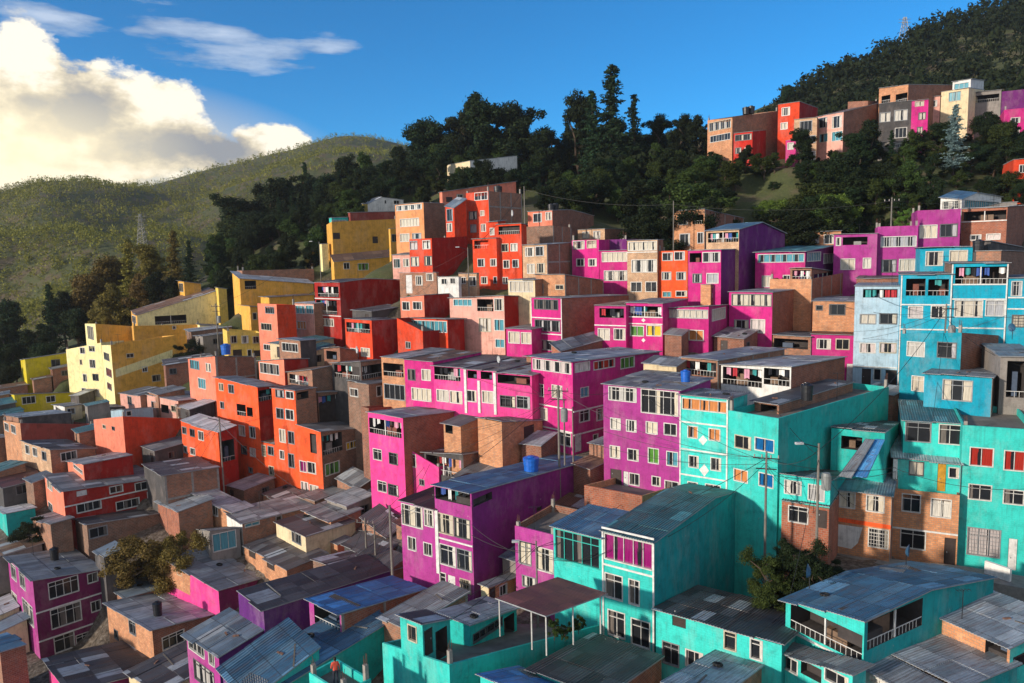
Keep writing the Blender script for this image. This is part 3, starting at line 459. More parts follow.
H('B1', 'white shed with flat grey roof below the lime house', 112, (203, 322), (245, 330), (310, 322), 'white', 'cream', roof='grey', f=[(212,330,232,350,'d')], s=[(255,335,285,358,'d')], phi=50, yb=365, over=.2)
H('B1', 'light blue shed beside the grey roofs', 101, (420, 345), (470, 340), (580, 332), 'sky', 'sky', roof='zinc', s=[(480,345,500,365,'d')], phi=50, yb=372, over=.1)
H('B1', 'dark grey shed in front of the pale yellow tower', 110, (320, 325), (345, 335), (470, 330), 'dgrey', 'dgrey', roof='grey', phi=52, yb=372, over=.1)
# --- orange tower row
H('B2', 'orange house with grey tin roof and open side balcony', 91, (57, 218), (218, 256), (296, 250), 'orange', 'dred', roof='zinc', f=[(72,240,89,268),(108,245,129,278,'d'),(77,310,92,336,'d'),(140,320,174,363,'O'),(178,332,200,366,'O'),(148,400,171,440),(188,405,210,448),(157,478,178,509),(190,487,211,518),(185,560,200,580,'d')], s=[(222,262,290,304,'L')], phi=46, yb=640, over=.25)
H('B2', 'orange narrow house part with barred windows and hung cloth', None, (219, 466), (284, 474), None, 'orange', 'dred', roof='rust', f=[(224,474,250,515,'X'),(258,480,280,513),(203,560,218,580),(262,555,281,590,'d'),(226,560,240,590)], yb=690, over=.05)
H('B2', 'tall orange tower house with brown brick flank', None, (284, 260), (361, 270), (440, 258), 'orange', 'gbrick', roof='dark', f=[(287,265,320,294),(326,270,356,299),(290,335,318,374,'d'),(325,340,357,379),(302,415,325,464),(335,423,358,470,'d'),(303,495,320,528),(336,508,358,560)], s=[(368,272,412,300,'O')], yb=706, over=.15)
H('B2', 'orange lower wing with purple and white panes', None, (361, 398), (458, 425), (642, 410), 'orange', 'dbrick', roof='grey', f=[(418,432,442,505,'O'),(374,535,404,576,'p'),(408,540,440,582),(366,590,380,645),(385,615,412,662),(418,628,450,668)], s=[(465,432,540,505,'L'),(475,540,530,586,'g'),(558,350,590,390,'y'),(555,460,600,488,'y')], yb=724, over=.1)
H('B2', 'grey brick tower with hanging cloths and open floors', 90.5, (430, 262), (446, 276), (612, 268), 'gbrick', 'dbrick', roof='bluegrey', s=[(452,284,540,408,'L'),(556,348,592,392,'g')], phi=50, yb=600, over=.25)
H('B2', 'salmon brick house with brown flank above orange house', 100, (-2, 146), (58, 140), (212, 142), 'salmon', 'brown', roof='rust', f=[(20,160,40,195),(2,220,20,255)], phi=50, yb=270, over=.05, par=True)
H('B2', 'red house behind tin roofs with open gallery', 95, (222, 158), (318, 150), (410, 148), 'salmon', 'dred', roof='dark', f=[(228,155,300,205,'d'),(328,150,400,180,'O')], phi=40, yb=230, over=.3)
H('B2', 'grey roofed brick house behind the salmon gallery', 98, (300, 78), (380, 80), (440, 75), 'gbrick', 'dgrey', roof='bluegrey', f=[(312,88,372,120,'d')], phi=40, yb=140, over=.3)
H('B2', 'pitched brown shack with junk in front', 91, (330, 198), (425, 190), (500, 175), 'gbrick', 'dbrick', roof='rust', f=[(340,210,410,245,'L')], phi=44, yb=260, over=.3)
H('B2', 'dark roofed glass fronted shack', 89, (500, 165), (610, 160), (700, 150), 'dgrey', 'gbrick', roof='dark', f=[(510,170,605,222,'L')], s=[(615,170,690,220,'L')], phi=40, yb=240, over=.3)
H('B2', 'grey brick house below the glass fronted shack', 86.5, (560, 240), (640, 245), (780, 230), 'dbrick', 'gbrick', roof='grey', f=[(570,260,600,290,'d')], s=[(670,250,690,290,'d')], phi=42, yb=340, over=.2)
H('B2', 'low brick wall house behind hot pink roof', 83, (610, 318), (640, 335), (780, 325), 'brown', 'rosebr', roof='rust', phi=44, yb=380, over=.1, par=True)
H('B2', 'brown shack between red houses and grey roofs', 97, (470, 110), (530, 105), (600, 120), 'brown', 'brick', roof='rust', f=[(480,118,520,150,'O')], phi=40, yb=170, over=.2)
# --- houses on the upper right ridge
H('D', 'tan brick house with glazed corner and grey flank on ridge', 150, (82, 358), (156, 350), (292, 330), 'tan', 'gbrick', roof='grey', f=[(86,360,152,386),(90,400,150,420,'d')], phi=34, yb=480, over=.1, par=True)
H('D', 'red ridge house with open terrace', 146, (160, 398), (216, 392), (256, 388), 'red', 'dred', roof='dark', f=[(164,400,213,418),(165,440,182,457),(192,440,208,455)], phi=32, yb=480, over=.1)
H('D', 'orange red tall ridge house behind the tan houses', 151, (292, 316), (356, 303), (410, 322), 'redor', 'dred', roof='rust', f=[(303,320,327,344),(300,365,320,385)], phi=32, yb=450, over=.1)
H('D', 'cream yellow ridge house with three window rows', 143, (340, 356), (408, 350), None, 'ltan', 'gbrick', roof='rust', f=[(357,360,393,391,'d'),(350,408,371,430,'d'),(375,404,403,426,'d'),(352,452,404,488)], phi=28, yb=495, over=.1)
H('D', 'pinkish brick ridge house with blue panes', 142, (409, 344), (487, 334), (600, 306), 'pinkish', 'brown', roof='rust', f=[(413,350,438,380),(453,345,481,381),(415,398,440,423,'c'),(452,391,485,419,'c')], phi=40, yb=470, over=.1)
H('D', 'dark grey ridge house with tan open terrace above', 143, (593, 308), (690, 300), None, 'dgrey', 'gbrick', roof='rust', f=[(595,335,626,363),(638,327,677,359),(640,380,675,410,'d')], phi=26, yb=460, over=.1)
H('D', 'tan open roof floor on the dark grey ridge house', 144, (593, 264), (680, 252), (812, 254), 'tan', 'brown', roof='rust', f=[(600,284,626,306,'O'),(642,278,678,304,'O')], phi=34, yb=320, over=.1)
H('D', 'magenta ridge house between dark and cream houses', 141.5, (690, 302), (740, 297), None, 'magenta', roof='rust', f=[(700,300,726,316),(710,335,731,356),(706,378,722,398)], phi=28, yb=440, over=.1)
H('D', 'cream ridge house with blue window', 145, (778, 275), (860, 262), (905, 268), 'cream', roof='light', f=[(800,273,836,301,'c')], phi=28, yb=420, over=.1)
H('D', 'white framed glass room on the cream ridge house', 147, (812, 244), (866, 236), (905, 240), 'white', roof='light', f=[(816,247,860,264,'c')], phi=28, yb=275, over=.3)
H('D', 'pale grey ridge house with dark terrace', 147.5, (870, 276), (957, 268), None, 'grey', roof='light', f=[(876,282,950,303,'O')], phi=28, yb=400, over=.2)
H('D', 'violet blank ridge house', 145, (958, 272), (1060, 262), None, 'violet', roof='grey', phi=28, yb=400, over=.1, par=True)
H('D', 'magenta ridge house lowest at the edge', 138, (965, 330), (1060, 318), None, 'magenta', roof='grey', f=[(985,350,1012,366),(985,385,1010,400)], phi=28, yb=430, over=.1, par=True)
H('D', 'brown brick house filling the gap behind the pinkish ridge house', 149, (500, 303), (560, 300), (640, 302), 'brown', 'brown', roof='rust', phi=40, yb=420, over=.1, par=True)
H('D', 'grey brick ridge house half hidden behind the magenta one', 148, (730, 290), (775, 286), (800, 288), 'pinkish', 'gbrick', roof='grey', f=[(740,300,765,318)], phi=36, yb=400, over=.1)
H('D', 'low white wall house under the ridge trees', 136, (590, 425), (690, 418), None, 'grey', roof='rust', f=[(640,428,668,440,'d')], phi=28, yb=470, over=.1)
H('D', 'pink and white hut under the ridge trees', 140, (315, 420), (345, 416), None, 'hotpink', roof='light', f=[(320,425,338,445)], phi=28, yb=480, over=.1)
H('I', 'small white building among the trees', 172, (447, 164), (470, 161), (517, 156), 'cream', 'white', roof='light', s=[(478,162,490,168,'d')], phi=60, h=6, over=.1)

# --- infill between the named rows
H('B5', 'small magenta house wedged beside the light blue house', 83, (118, 66), (284, 60), None, 'mag2', roof='brown', f=[(140,72,192,110),(212,72,263,112,'d'),(252,166,282,242,'D')], phi=28, yb=250, over=.2)
H('B4', 'open shed with grey tin roof and hanging plants', 85, (650, 62), (800, 66), (960, 40), 'gbrick', roof='bluegrey', f=[(660,72,790,108,'O')], phi=32, yb=125, over=.3)
H('B4', 'low broken brick yard wall below the purple magenta houses', 58, (-60, 640), (160, 668), (300, 625), 'brick', 'tan', roof='rust', phi=36, h=3, par=True)
H('B3', 'long dark tin roofed house behind the magenta row', 87, (130, 148), (420, 158), (520, 140), 'gbrick', roof='dark', f=[(300,165,400,190,'O')], phi=34, h=5, over=.3)
H('B3', 'grey tin roofed house behind the big corner house', 80, (480, 140), (590, 148), (760, 120), 'gbrick', roof='grey', phi=38, h=5, over=.3)
H('B2', 'tin roofed lean-to at the foot of the grey brick flank', 82, (520, 600), (600, 640), (660, 600), 'gbrick', 'dbrick', roof='grey', phi=42, h=4, over=.3)
H('B2', 'dark shed at the foot of the tall orange tower', 82, (240, 660), (330, 700), (420, 665), 'tan', 'gbrick', roof='dark', phi=44, h=3.5, over=.3, f=[(260,690,290,720,'d')])
H('A4', 'brick and tin house behind the low flat parapet', 97, (640, 405), (720, 400), (800, 400), 'brick', 'brown', roof='bluegrey', f=[(655,415,690,440,'d')], phi=34, h=6, over=.2)
H('A5', 'brown brick house behind the light blue house', 88, (290, 455), (450, 450), None, 'brown', roof='dark', phi=28, h=7, over=.2)
H('C2', 'rusty roofed hut under the hot pink wing', 68, (660, 140), (760, 190), (830, 150), 'gbrick', 'dbrick', roof='rust', phi=40, h=3, over=.3)
H('C2', 'long black tin roof beside the purple house steps', 62, (380, 270), (560, 330), (700, 290), 'dbrick', 'dbrick', roof='dark', phi=40, h=4, over=.3)
H('C1', 'grey tin roofed hut below the red brown house', 77, (110, 130), (170, 150), (240, 130), 'gbrick', 'dbrick', roof='zinc', phi=48, h=4, over=.2)
H('B1', 'patched tin roof house left of the brick parapet building', 104, (-60, 440), (-10, 450), (60, 445), 'gbrick', 'dbrick', roof='grey', phi=46, h=6, over=.2)

H('C1', 'patched silvery tin roof below the black roofed shack', 77, (530, 72), (600, 108), (712, 66), 'brick', 'gbrick', roof='zinc', phi=48, h=5, over=.3)
H('C2', 'aqua roof terrace with low parapet at the bottom edge', 39.5, (366, 640), (482, 722), (575, 668), 'aqua', 'teal', roof='grey', phi=42, h=4, par=True)
H('C2', 'sagging black roof between the two bare poles', 64, (530, 250), (640, 300), (690, 262), 'gbrick', 'gbrick', roof='dark', phi=40, h=4, over=.3)
H('C2', 'grey sheet roofs stepping down beside the cream shack', 74, (350, 105), (440, 140), (540, 100), 'tan', 'gbrick', roof='grey', phi=44, h=4, over=.3, f=[(365,120,390,145,'d')])

H('C2', 'dark tin roofs heaped beside the hot pink house', 71, (545, 128), (632, 190), (690, 148), 'gbrick', 'dbrick', roof='dark', phi=40, h=5, over=.3)

GROUND = [(520,205,172),(600,195,176),(690,215,150),(640,225,140),(760,200,135),(830,222,122),(900,212,118),(1000,200,112),(450,190,172),(380,195,178),(300,235,172),(250,270,160),
          (210,280,165),(150,330,160),(80,345,165),(20,370,165),(-60,420,140),(0,440,118),(-60,500,100),(-40,640,80),(0,683,66),(150,760,60),(300,720,50),(500,760,38),(700,760,34),(900,740,32),(1100,700,36),
          (1100,560,52),(1100,330,80),(1100,200,115),(1100,150,140),(770,565,51),(800,580,50),(830,590,49),(760,160,165),(1040,130,165),(900,130,168),(1150,100,170),
  (700,178,165),(560,196,205),(420,200,215),(300,238,215),(180,300,210),(60,340,210),(600,205,250),(450,215,250),(300,250,265),(100,330,265),(-80,360,265),(760,175,200),(900,150,200),
  (300,525,83),(250,520,86),(345,535,80),(400,545,72),(330,575,68),(430,610,58),(500,640,48),(600,560,58),(560,620,50)]

# ------------------------------------------------------------------ shacks filling the yards (plan position, turn, width, length, height)
SHACKS = []
def S(x, y, phi, wF, wS, h, roof, c, label): SHACKS.append((x, y, phi, wF, wS, h, roof, c, label))
S(-20.0, 105.8, 42, 4.6, 6.5, 2.5, 'dark', 'dgrey', 'large dark tin roofed shack next to the dark red long house')
S(-56.6, 130.1, 58, 5.3, 6.9, 2.4, 'zinc', 'dbrick', 'large silvery tin roofed shack next to the ochre house')
S(-52.6, 125.4, 52, 4.6, 7.4, 2.6, 'grey', 'grey', 'large grey tin roofed shack next to the ochre house')
S(-31.6, 103.8, 42, 4.9, 7.6, 3.1, 'teal', 'cream', 'large greenish tin roofed shack next to the dark red long house')
S(-54.0, 114.1, 62, 6.0, 7.2, 2.7, 'dark', 'brown', 'large dark tin roofed shack next to the low yellow house')
S(-94.6, 128.3, 52, 5.6, 7.9, 2.5, 'rust', 'gbrick', 'large rusty tin roofed shack next to the lime yellow house')
S(-88.3, 118.8, 51, 5.7, 6.0, 2.8, 'teal', 'dgrey', 'small greenish tin roofed shack next to the low lime yellow house')
S(-85.5, 113.1, 51, 6.2, 8.0, 2.5, 'teal', 'dbrick', 'large greenish tin roofed shack next to the low lime yellow house')
S(-56.6, 75.0, 45, 5.2, 5.7, 2.5, 'rust', 'grey', 'small rusty tin roofed shack next to the pale green roofed hut')
S(-29.1, 56.2, 38, 5.3, 6.0, 2.5, 'dark', 'cream', 'small dark tin roofed shack next to the long tan brick house')
S(26.8, 84.9, 36, 3.6, 4.9, 3.1, 'grey', 'brown', 'small grey tin roofed shack next to the magenta house')
S(-58.3, 97.3, 50, 3.5, 5.1, 2.9, 'teal', 'gbrick', 'small greenish tin roofed shack next to the light blue shed')
S(-45.2, 90.9, 39, 3.5, 4.8, 2.6, 'zinc', 'dgrey', 'small silvery tin roofed shack next to the orange block')
S(-32.2, 85.3, 36, 3.5, 4.3, 2.7, 'zinc', 'dbrick', 'small silvery tin roofed shack next to the orange house')
S(5.2, 61.2, 36, 3.6, 4.8, 2.3, 'rust', 'grey', 'small rusty tin roofed shack next to the purple magenta house')
S(-27.9, 102.2, 40, 3.3, 4.0, 2.9, 'teal', 'cream', 'small greenish tin roofed shack next to the grey roofed brick house')
S(-83.7, 133.3, 52, 2.7, 4.2, 2.7, 'grey', 'brown', 'small grey tin roofed shack next to the lime yellow house')
S(-92.0, 124.9, 52, 3.8, 4.8, 2.7, 'bluegrey', 'gbrick', 'small blue grey tin roofed shack next to the lime yellow house')
S(-43.5, 97.8, 44, 3.0, 3.4, 2.6, 'light', 'dgrey', 'tiny pale tin roofed shack next to the salmon pink house')
S(-22.6, 80.7, 42, 3.1, 3.9, 2.6, 'grey', 'dbrick', 'small grey tin roofed shack next to the tin roofed lean-to')
S(-18.1, 76.7, 42, 3.6, 3.8, 2.8, 'light', 'grey', 'small pale tin roofed shack next to the tin roofed lean-to')
S(-53.8, 70.2, 44, 3.7, 3.5, 2.7, 'light', 'cream', 'tiny pale tin roofed shack next to the grey tin roofed hut')
S(19.5, 84.6, 32, 2.0, 2.5, 3.0, 'grey', 'brown', 'tiny grey tin roofed shack next to the magenta house')
S(-86.2, 131.6, 52, 2.3, 2.8, 2.9, 'rust', 'gbrick', 'tiny rusty tin roofed shack next to the lime yellow house')
S(-74.6, 125.4, 28, 2.4, 2.7, 2.6, 'grey', 'dgrey', 'tiny grey tin roofed shack next to the pale yellow four storey house front')
S(-45.6, 101.1, 38, 2.5, 2.7, 2.7, 'rust', 'dbrick', 'tiny rusty tin roofed shack next to the pale house')
S(-62.3, 106.6, 52, 2.4, 2.9, 2.9, 'teal', 'grey', 'tiny greenish tin roofed shack next to the dark grey shed in front of')
S(-20.3, 85.7, 40, 2.0, 2.6, 2.4, 'bluegrey', 'cream', 'tiny blue grey tin roofed shack next to the dark roofed glass fronted shack')
S(2.6, 70.4, 34, 2.3, 3.0, 2.3, 'zinc', 'brown', 'tiny silvery tin roofed shack next to the magenta house')
S(8.6, 68.1, 48, 2.1, 3.2, 2.3, 'grey', 'gbrick', 'tiny grey tin roofed shack next to the large magenta corner house')
S(-4.0, 67.5, 36, 2.5, 3.7, 2.3, 'grey', 'dgrey', 'small grey tin roofed shack next to the dark rooftop washing hut')
S(-57.4, 85.8, 37, 2.3, 2.4, 2.8, 'bluegrey', 'dbrick', 'tiny blue grey tin roofed shack next to the tan lower house')
S(0.6, 56.4, 36, 2.2, 2.9, 2.3, 'bluegrey', 'grey', 'tiny blue grey tin roofed shack next to the purple house')
S(-50.9, 68.9, 43, 2.6, 2.4, 2.7, 'bluegrey', 'cream', 'tiny blue grey tin roofed shack next to the dark purple house')
S(37.2, 71.4, 50, 3.2, 3.8, 2.2, 'grey', 'gbrick', 'small grey tin roofed shack wedged under the cyan house')
S(6.9, 66.2, 48, 2.1, 2.4, 2.2, 'rust', 'brown', 'tiny rusty tin roofed shack below the pole row')
# ------------------------------------------------------------------ solve plans
def line_hit(P, dirx, diry, r):
    # point P + t*dir lying on the vertical plane through the camera along r
    cx, cy = r.x, r.y
    den = dirx * cy - diry * cx
    if abs(den) < 1e-6: return None
    return -((P.x) * cy - (P.y) * cx) / den
prevN = None; prevphi = None
def solve(sp):
    global prevN, prevphi
    t = sp['t']
    nx, ny = tp(t, *sp['N']); lx, ly = tp(t, *sp['L'])
    rN = ray(nx, ny); rL = ray(lx, ly)
    phi = sp['phi']
    if sp['d'] is None:
        phi = phi if phi is not None else prevphi
        p = RAD(phi); a = Vector((-math.cos(p), math.sin(p), 0))
        PL = Vector((prevN.x, prevN.y, 0))
        tt = line_hit(PL, -a.x, -a.y, rN)
        Np = PL - a * tt
        zN = CAMZ + rN.z / rN.y * Np.y; wF = tt
        N = Vector((Np.x, Np.y, zN)); zL = CAMZ + rL.z / rL.y * PL.y
        sp['how'] = 'chain'
    else:
        N = at(nx, ny, sp['d'])
        base = phi if phi is not None else defphi(nx, ny)
        rR = ray(*tp(t, *sp['R'])) if sp['R'] is not None else None
        best = None
        for k in range(-44, 49):
            ph = base + k * .5
            if not 4 < ph < 80: continue
            p = RAD(ph); ax, ay = -math.cos(p), math.sin(p)
            tt = line_hit(N, ax, ay, rL)
            if tt is None or tt < .5: continue
            Ly = N.y + ay * tt; zl = CAMZ + rL.z / rL.y * Ly
            cost = abs(ph - base) * .05 + max(0, tt - 9) * .5 + min(4, abs(zl - N.z)) * (.5 if phi is None else .25)
            if rR is not None:
                ts = line_hit(N, math.sin(p), math.cos(p), rR)
                if ts is None or ts < .5 or ts > 40: cost += 4
                else:
                    zr = CAMZ + rR.z / rR.y * (N.y + math.cos(p) * ts)
                    cost += max(0, ts - 14) * .25 + min(3, abs(zr - N.z)) * .12
            if best is None or cost < best[0]: best = (cost, ph)
        phi = best[1]; sp['how'] = 'b%.0f' % base
        p = RAD(phi); a = Vector((-math.cos(p), math.sin(p), 0))
        tt = line_hit(N, a.x, a.y, rL)
        Lp = N + a * tt; wF = tt; zL = CAMZ + rL.z / rL.y * Lp.y
    zL = max(N.z - 3.5, min(N.z + 3.5, zL))
    if abs(zL - N.z) < .35: zL = N.z
    v = Vector((math.sin(p), math.cos(p), 0))
    wS = sp['sl']; zR = N.z; okR = False
    if sp['R'] is not None:
        rx, ry = tp(t, *sp['R']); rR = ray(rx, ry)
        ts = line_hit(N, v.x, v.y, rR)
        if ts is not None and .5 < ts < 34:
            wS = ts; Rp = N + v * ts; zR = CAMZ + rR.z / rR.y * Rp.y; okR = True
        else: sp['how'] += ' R!%s' % (None if ts is None else round(ts, 1))
    zR = max(N.z - 3, min(N.z + 4, zR))
    sp.update(Nw=N, phis=phi, wF=wF, wS=wS, zN=N.z, zL=zL, zR=zR, okR=okR)
    if sp['yb'] is not None:
        bx = nx; by = tp(t, 0, sp['yb'])[1]; rb = ray(bx, by); sp['base'] = CAMZ + rb.z / rb.y * N.y
    else: sp['base'] = N.z - max(5, sp['h'])
    prevN = N; prevphi = phi
for sp in SPECS: solve(sp)

# ------------------------------------------------------------------ terrain
CTRL = [(sp['Nw'].x, sp['Nw'].y, sp['base'] - .6) for sp in SPECS]
CTRL += [(sp['Nw'].x + sp['wS'] * .7 * math.sin(RAD(sp['phis'])), sp['Nw'].y + sp['wS'] * .7 * math.cos(RAD(sp['phis'])), sp['base'] - .3) for sp in SPECS]
for x, y, d in GROUND:
    p = at(x, y, d); CTRL.append((p.x, p.y, p.z))
for sp in SPECS:
    if sp['yb'] is None: continue
    p = RAD(sp['phis'])
    for f in (.1, .9):
        for o in (1.5, 4.0):
            CTRL.append((sp['Nw'].x - math.cos(p) * sp['wF'] * f - math.sin(p) * o, sp['Nw'].y + math.sin(p) * sp['wF'] * f - math.cos(p) * o, sp['base'] - 1.0 - o * .1))
CARVE = [(sp['Nw'].x, sp['Nw'].y, RAD(sp['phis']), sp['wF'], sp['wS'], sp['base'] - .25) for sp in SPECS if sp['yb'] is not None and not sp['rt']]
CT = np.array(CTRL)
def ground_many(X, Y):
    X = np.asarray(X, float).ravel(); Y = np.asarray(Y, float).ravel(); out = np.zeros(len(X))
    for i0 in range(0, len(X), 4000):
        x = X[i0:i0 + 4000]; y = Y[i0:i0 + 4000]
        dx = CT[None, :, 0] - x[:, None]; dy = CT[None, :, 1] - y[:, None]
        w = 1 / (dx * dx + dy * dy + 10.0) ** 1.9
        z = CT[None, :, 2]
        S0 = w.sum(1); mx = (w * dx).sum(1) / S0; my = (w * dy).sum(1) / S0; mz = (w * z).sum(1) / S0
        ddx = dx - mx[:, None]; ddy = dy - my[:, None]; dz = z - mz[:, None]
        a = (w * ddx * ddx).sum(1) + 30 * S0; b = (w * ddx * ddy).sum(1); c = (w * ddy * ddy).sum(1) + 30 * S0
        e = (w * ddx * dz).sum(1); f = (w * ddy * dz).sum(1); det = a * c - b * b
        gx = (e * c - f * b) / det; gy = (a * f - b * e) / det
        zz = mz - gx * mx - gy * my
        for nx_, ny_, p, wf, ws, b in CARVE:
            qx = x - nx_; qy = y - ny_; sx = qx * math.sin(p) + qy * math.cos(p); sy = -qx * math.cos(p) + qy * math.sin(p)
            dx_ = np.maximum(np.maximum(-sx - 5, sx - ws * .6), 0); dy_ = np.maximum(np.maximum(-sy - 3, sy - wf), 0)
            dd_ = np.hypot(dx_, dy_); zz = np.minimum(zz, b + dd_ * 1.6)
        out[i0:i0 + 4000] = zz
    return out
def ground(x, y): return float(ground_many([x], [y])[0])

# ------------------------------------------------------------------ house construction
class Face:
    """A wall seen as (s along, z up, d inward); maps to house-local xyz."""
    def __init__(s, fn, w, ztop): s.fn = fn; s.w = w; s.ztop = ztop
    def P(s, u, z, d=0): return s.fn(u, z, d)
def build_wall(mb, F_, rects, zb, mi, flip, brks=()):
    xs = sorted(set([0, F_.w] + [r[0] for r in rects] + [r[1] for r in rects] + list(brks)))
    def quad(a, b, za0, za1, zb0, zb1):
        pts = [F_.P(a, za0), F_.P(b, zb0), F_.P(b, zb1), F_.P(a, za1)]
        uv = [(a, za0), (b, zb0), (b, zb1), (a, za1)]
        if flip: pts = pts[::-1]; uv = uv[::-1]
        mb.poly(pts, mi, uv)
    for a, b in zip(xs, xs[1:]):
        if b - a < 1e-4: continue
        m = (a + b) / 2; z = zb
        for r in sorted([r for r in rects if r[0] < m < r[1]], key=lambda r: r[2]):
            if r[2] > z: quad(a, b, z, r[2], z, r[2])
            z = max(z, r[3])
        quad(a, b, z, F_.ztop(a), z, F_.ztop(b))
    for r in rects:
        a, b, c, d, dep, im = r
        q = [((a, c), (b, c)), ((b, c), (b, d)), ((b, d), (a, d)), ((a, d), (a, c))]
        for (p0, z0), (p1, z1) in q:
            mb.poly([F_.P(p0, z0), F_.P(p1, z1), F_.P(p1, z1, dep), F_.P(p0, z0, dep)], im, [(p0, z0), (p1, z1), (p1, z1 + dep), (p0 + dep, z0)])
        if dep > .5:
            mb.poly([F_.P(a, c, dep), F_.P(b, c, dep), F_.P(b, d, dep), F_.P(a, d, dep)], im, [(a, c), (b, c), (b, d), (a, d)])
def fbox(mb, F_, a, b, c, d, d0, d1, mi=0):
    mb.box(F_.P(a, c, d0), F_.P(b, d, d1), mi)

GARM = [((226, 226, 222), 'white'), ((60, 90, 160), 'blue'), ((180, 50, 60), 'red'), ((30, 32, 40), 'black'), ((210, 150, 170), 'pink'), ((60, 150, 150), 'green'), ((226, 226, 222), 'white')]
def garment(Mw, F_, s0, z, rnd, where):
    c, nm = rnd.choice(GARM)
    w = rnd.uniform(.3, .6); h = rnd.uniform(.5, .95); mb = MB(); n = 5
    ph = rnd.uniform(0, 6)
    for k in range(n):
        a = s0 + w * k / n; b = s0 + w * (k + 1) / n; da = .34 + .05 * math.sin(k * 1.7 + ph); db = .34 + .05 * math.sin((k + 1) * 1.7 + ph)
        for o in (0, .02):
            mb.poly([F_.P(a, z - h + .06 * math.sin(k + ph), da + o), F_.P(b, z - h + .06 * math.sin(k + 1 + ph), db + o), F_.P(b, z, db + o), F_.P(a, z, da + o)])
    o = mb.build('garment', plain('cloth_' + nm, c, .9, 0, .2))
    o.matrix_world = Mw
    tag(o, '%s garment drying on the terrace of the %s' % (nm, where), 'laundry', 'laundry drying on the terraces')

def window(par, F_, a, b, c, d, style, fr, near, lab_white=False):
    """frame proud of the wall with mullions, one pane child set back in the opening"""
    w = b - a; h = d - c
    if fr == 'w' and not lab_white: fr = 'wwwwcaak'[int(abs(a * 7.3 + c * 3.1 + w * 11)) % 8]
    t = .05 if near else .065; t = min(t, w * .12, h * .12)
    mb = MB(); o0, o1 = -.03, .12
    fbox(mb, F_, a - t * .6, a + t, c - t * .6, d + t * .6, o0, o1); fbox(mb, F_, b - t, b + t * .6, c - t * .6, d + t * .6, o0, o1)
    fbox(mb, F_, a + t, b - t, c - t * .6, c + t, o0 - .03, o1); fbox(mb, F_, a + t, b - t, d - t, d + t * .6, o0, o1)
    n = max(1, round(w / .75)); 
    if w > .8: n = max(2, n)
    m = .022 if near else .03
    for k in range(1, n):
        x = a + w * k / n; fbox(mb, F_, x - m, x + m, c + t, d - t, .06, .13)
    if h > 1.15 and near and style in 'wdX':
        z = d - h * .27; fbox(mb, F_, a + t, b - t, z - m, z + m, .062, .128)
    if style == 'X':
        k = int(w / .2)
        for q in range(1, k): x = a + w * q / k; fbox(mb, F_, x - .014, x + .014, c, d, -.06, -.035)
        k = max(2, int(h / .3))
        for q in range(1, k): z = c + h * q / k; fbox(mb, F_, a, b, z - .014, z + .014, -.07, -.045)
    wo = mb.build('window', framem(fr), par)
    pb = MB(); seg = max(1, round(w / 1.5))
    for k in range(seg):
        x0 = a + w * k / seg; x1 = a + w * (k + 1) / seg
        pb.poly([F_.P(x0, c, .14), F_.P(x1, c, .14), F_.P(x1, d, .14), F_.P(x0, d, .14)], 0, [(0, 0), (1, 0), (1, 1), (0, 1)])
    pb.build('pane', panemat('w' if style == 'X' else style), wo)

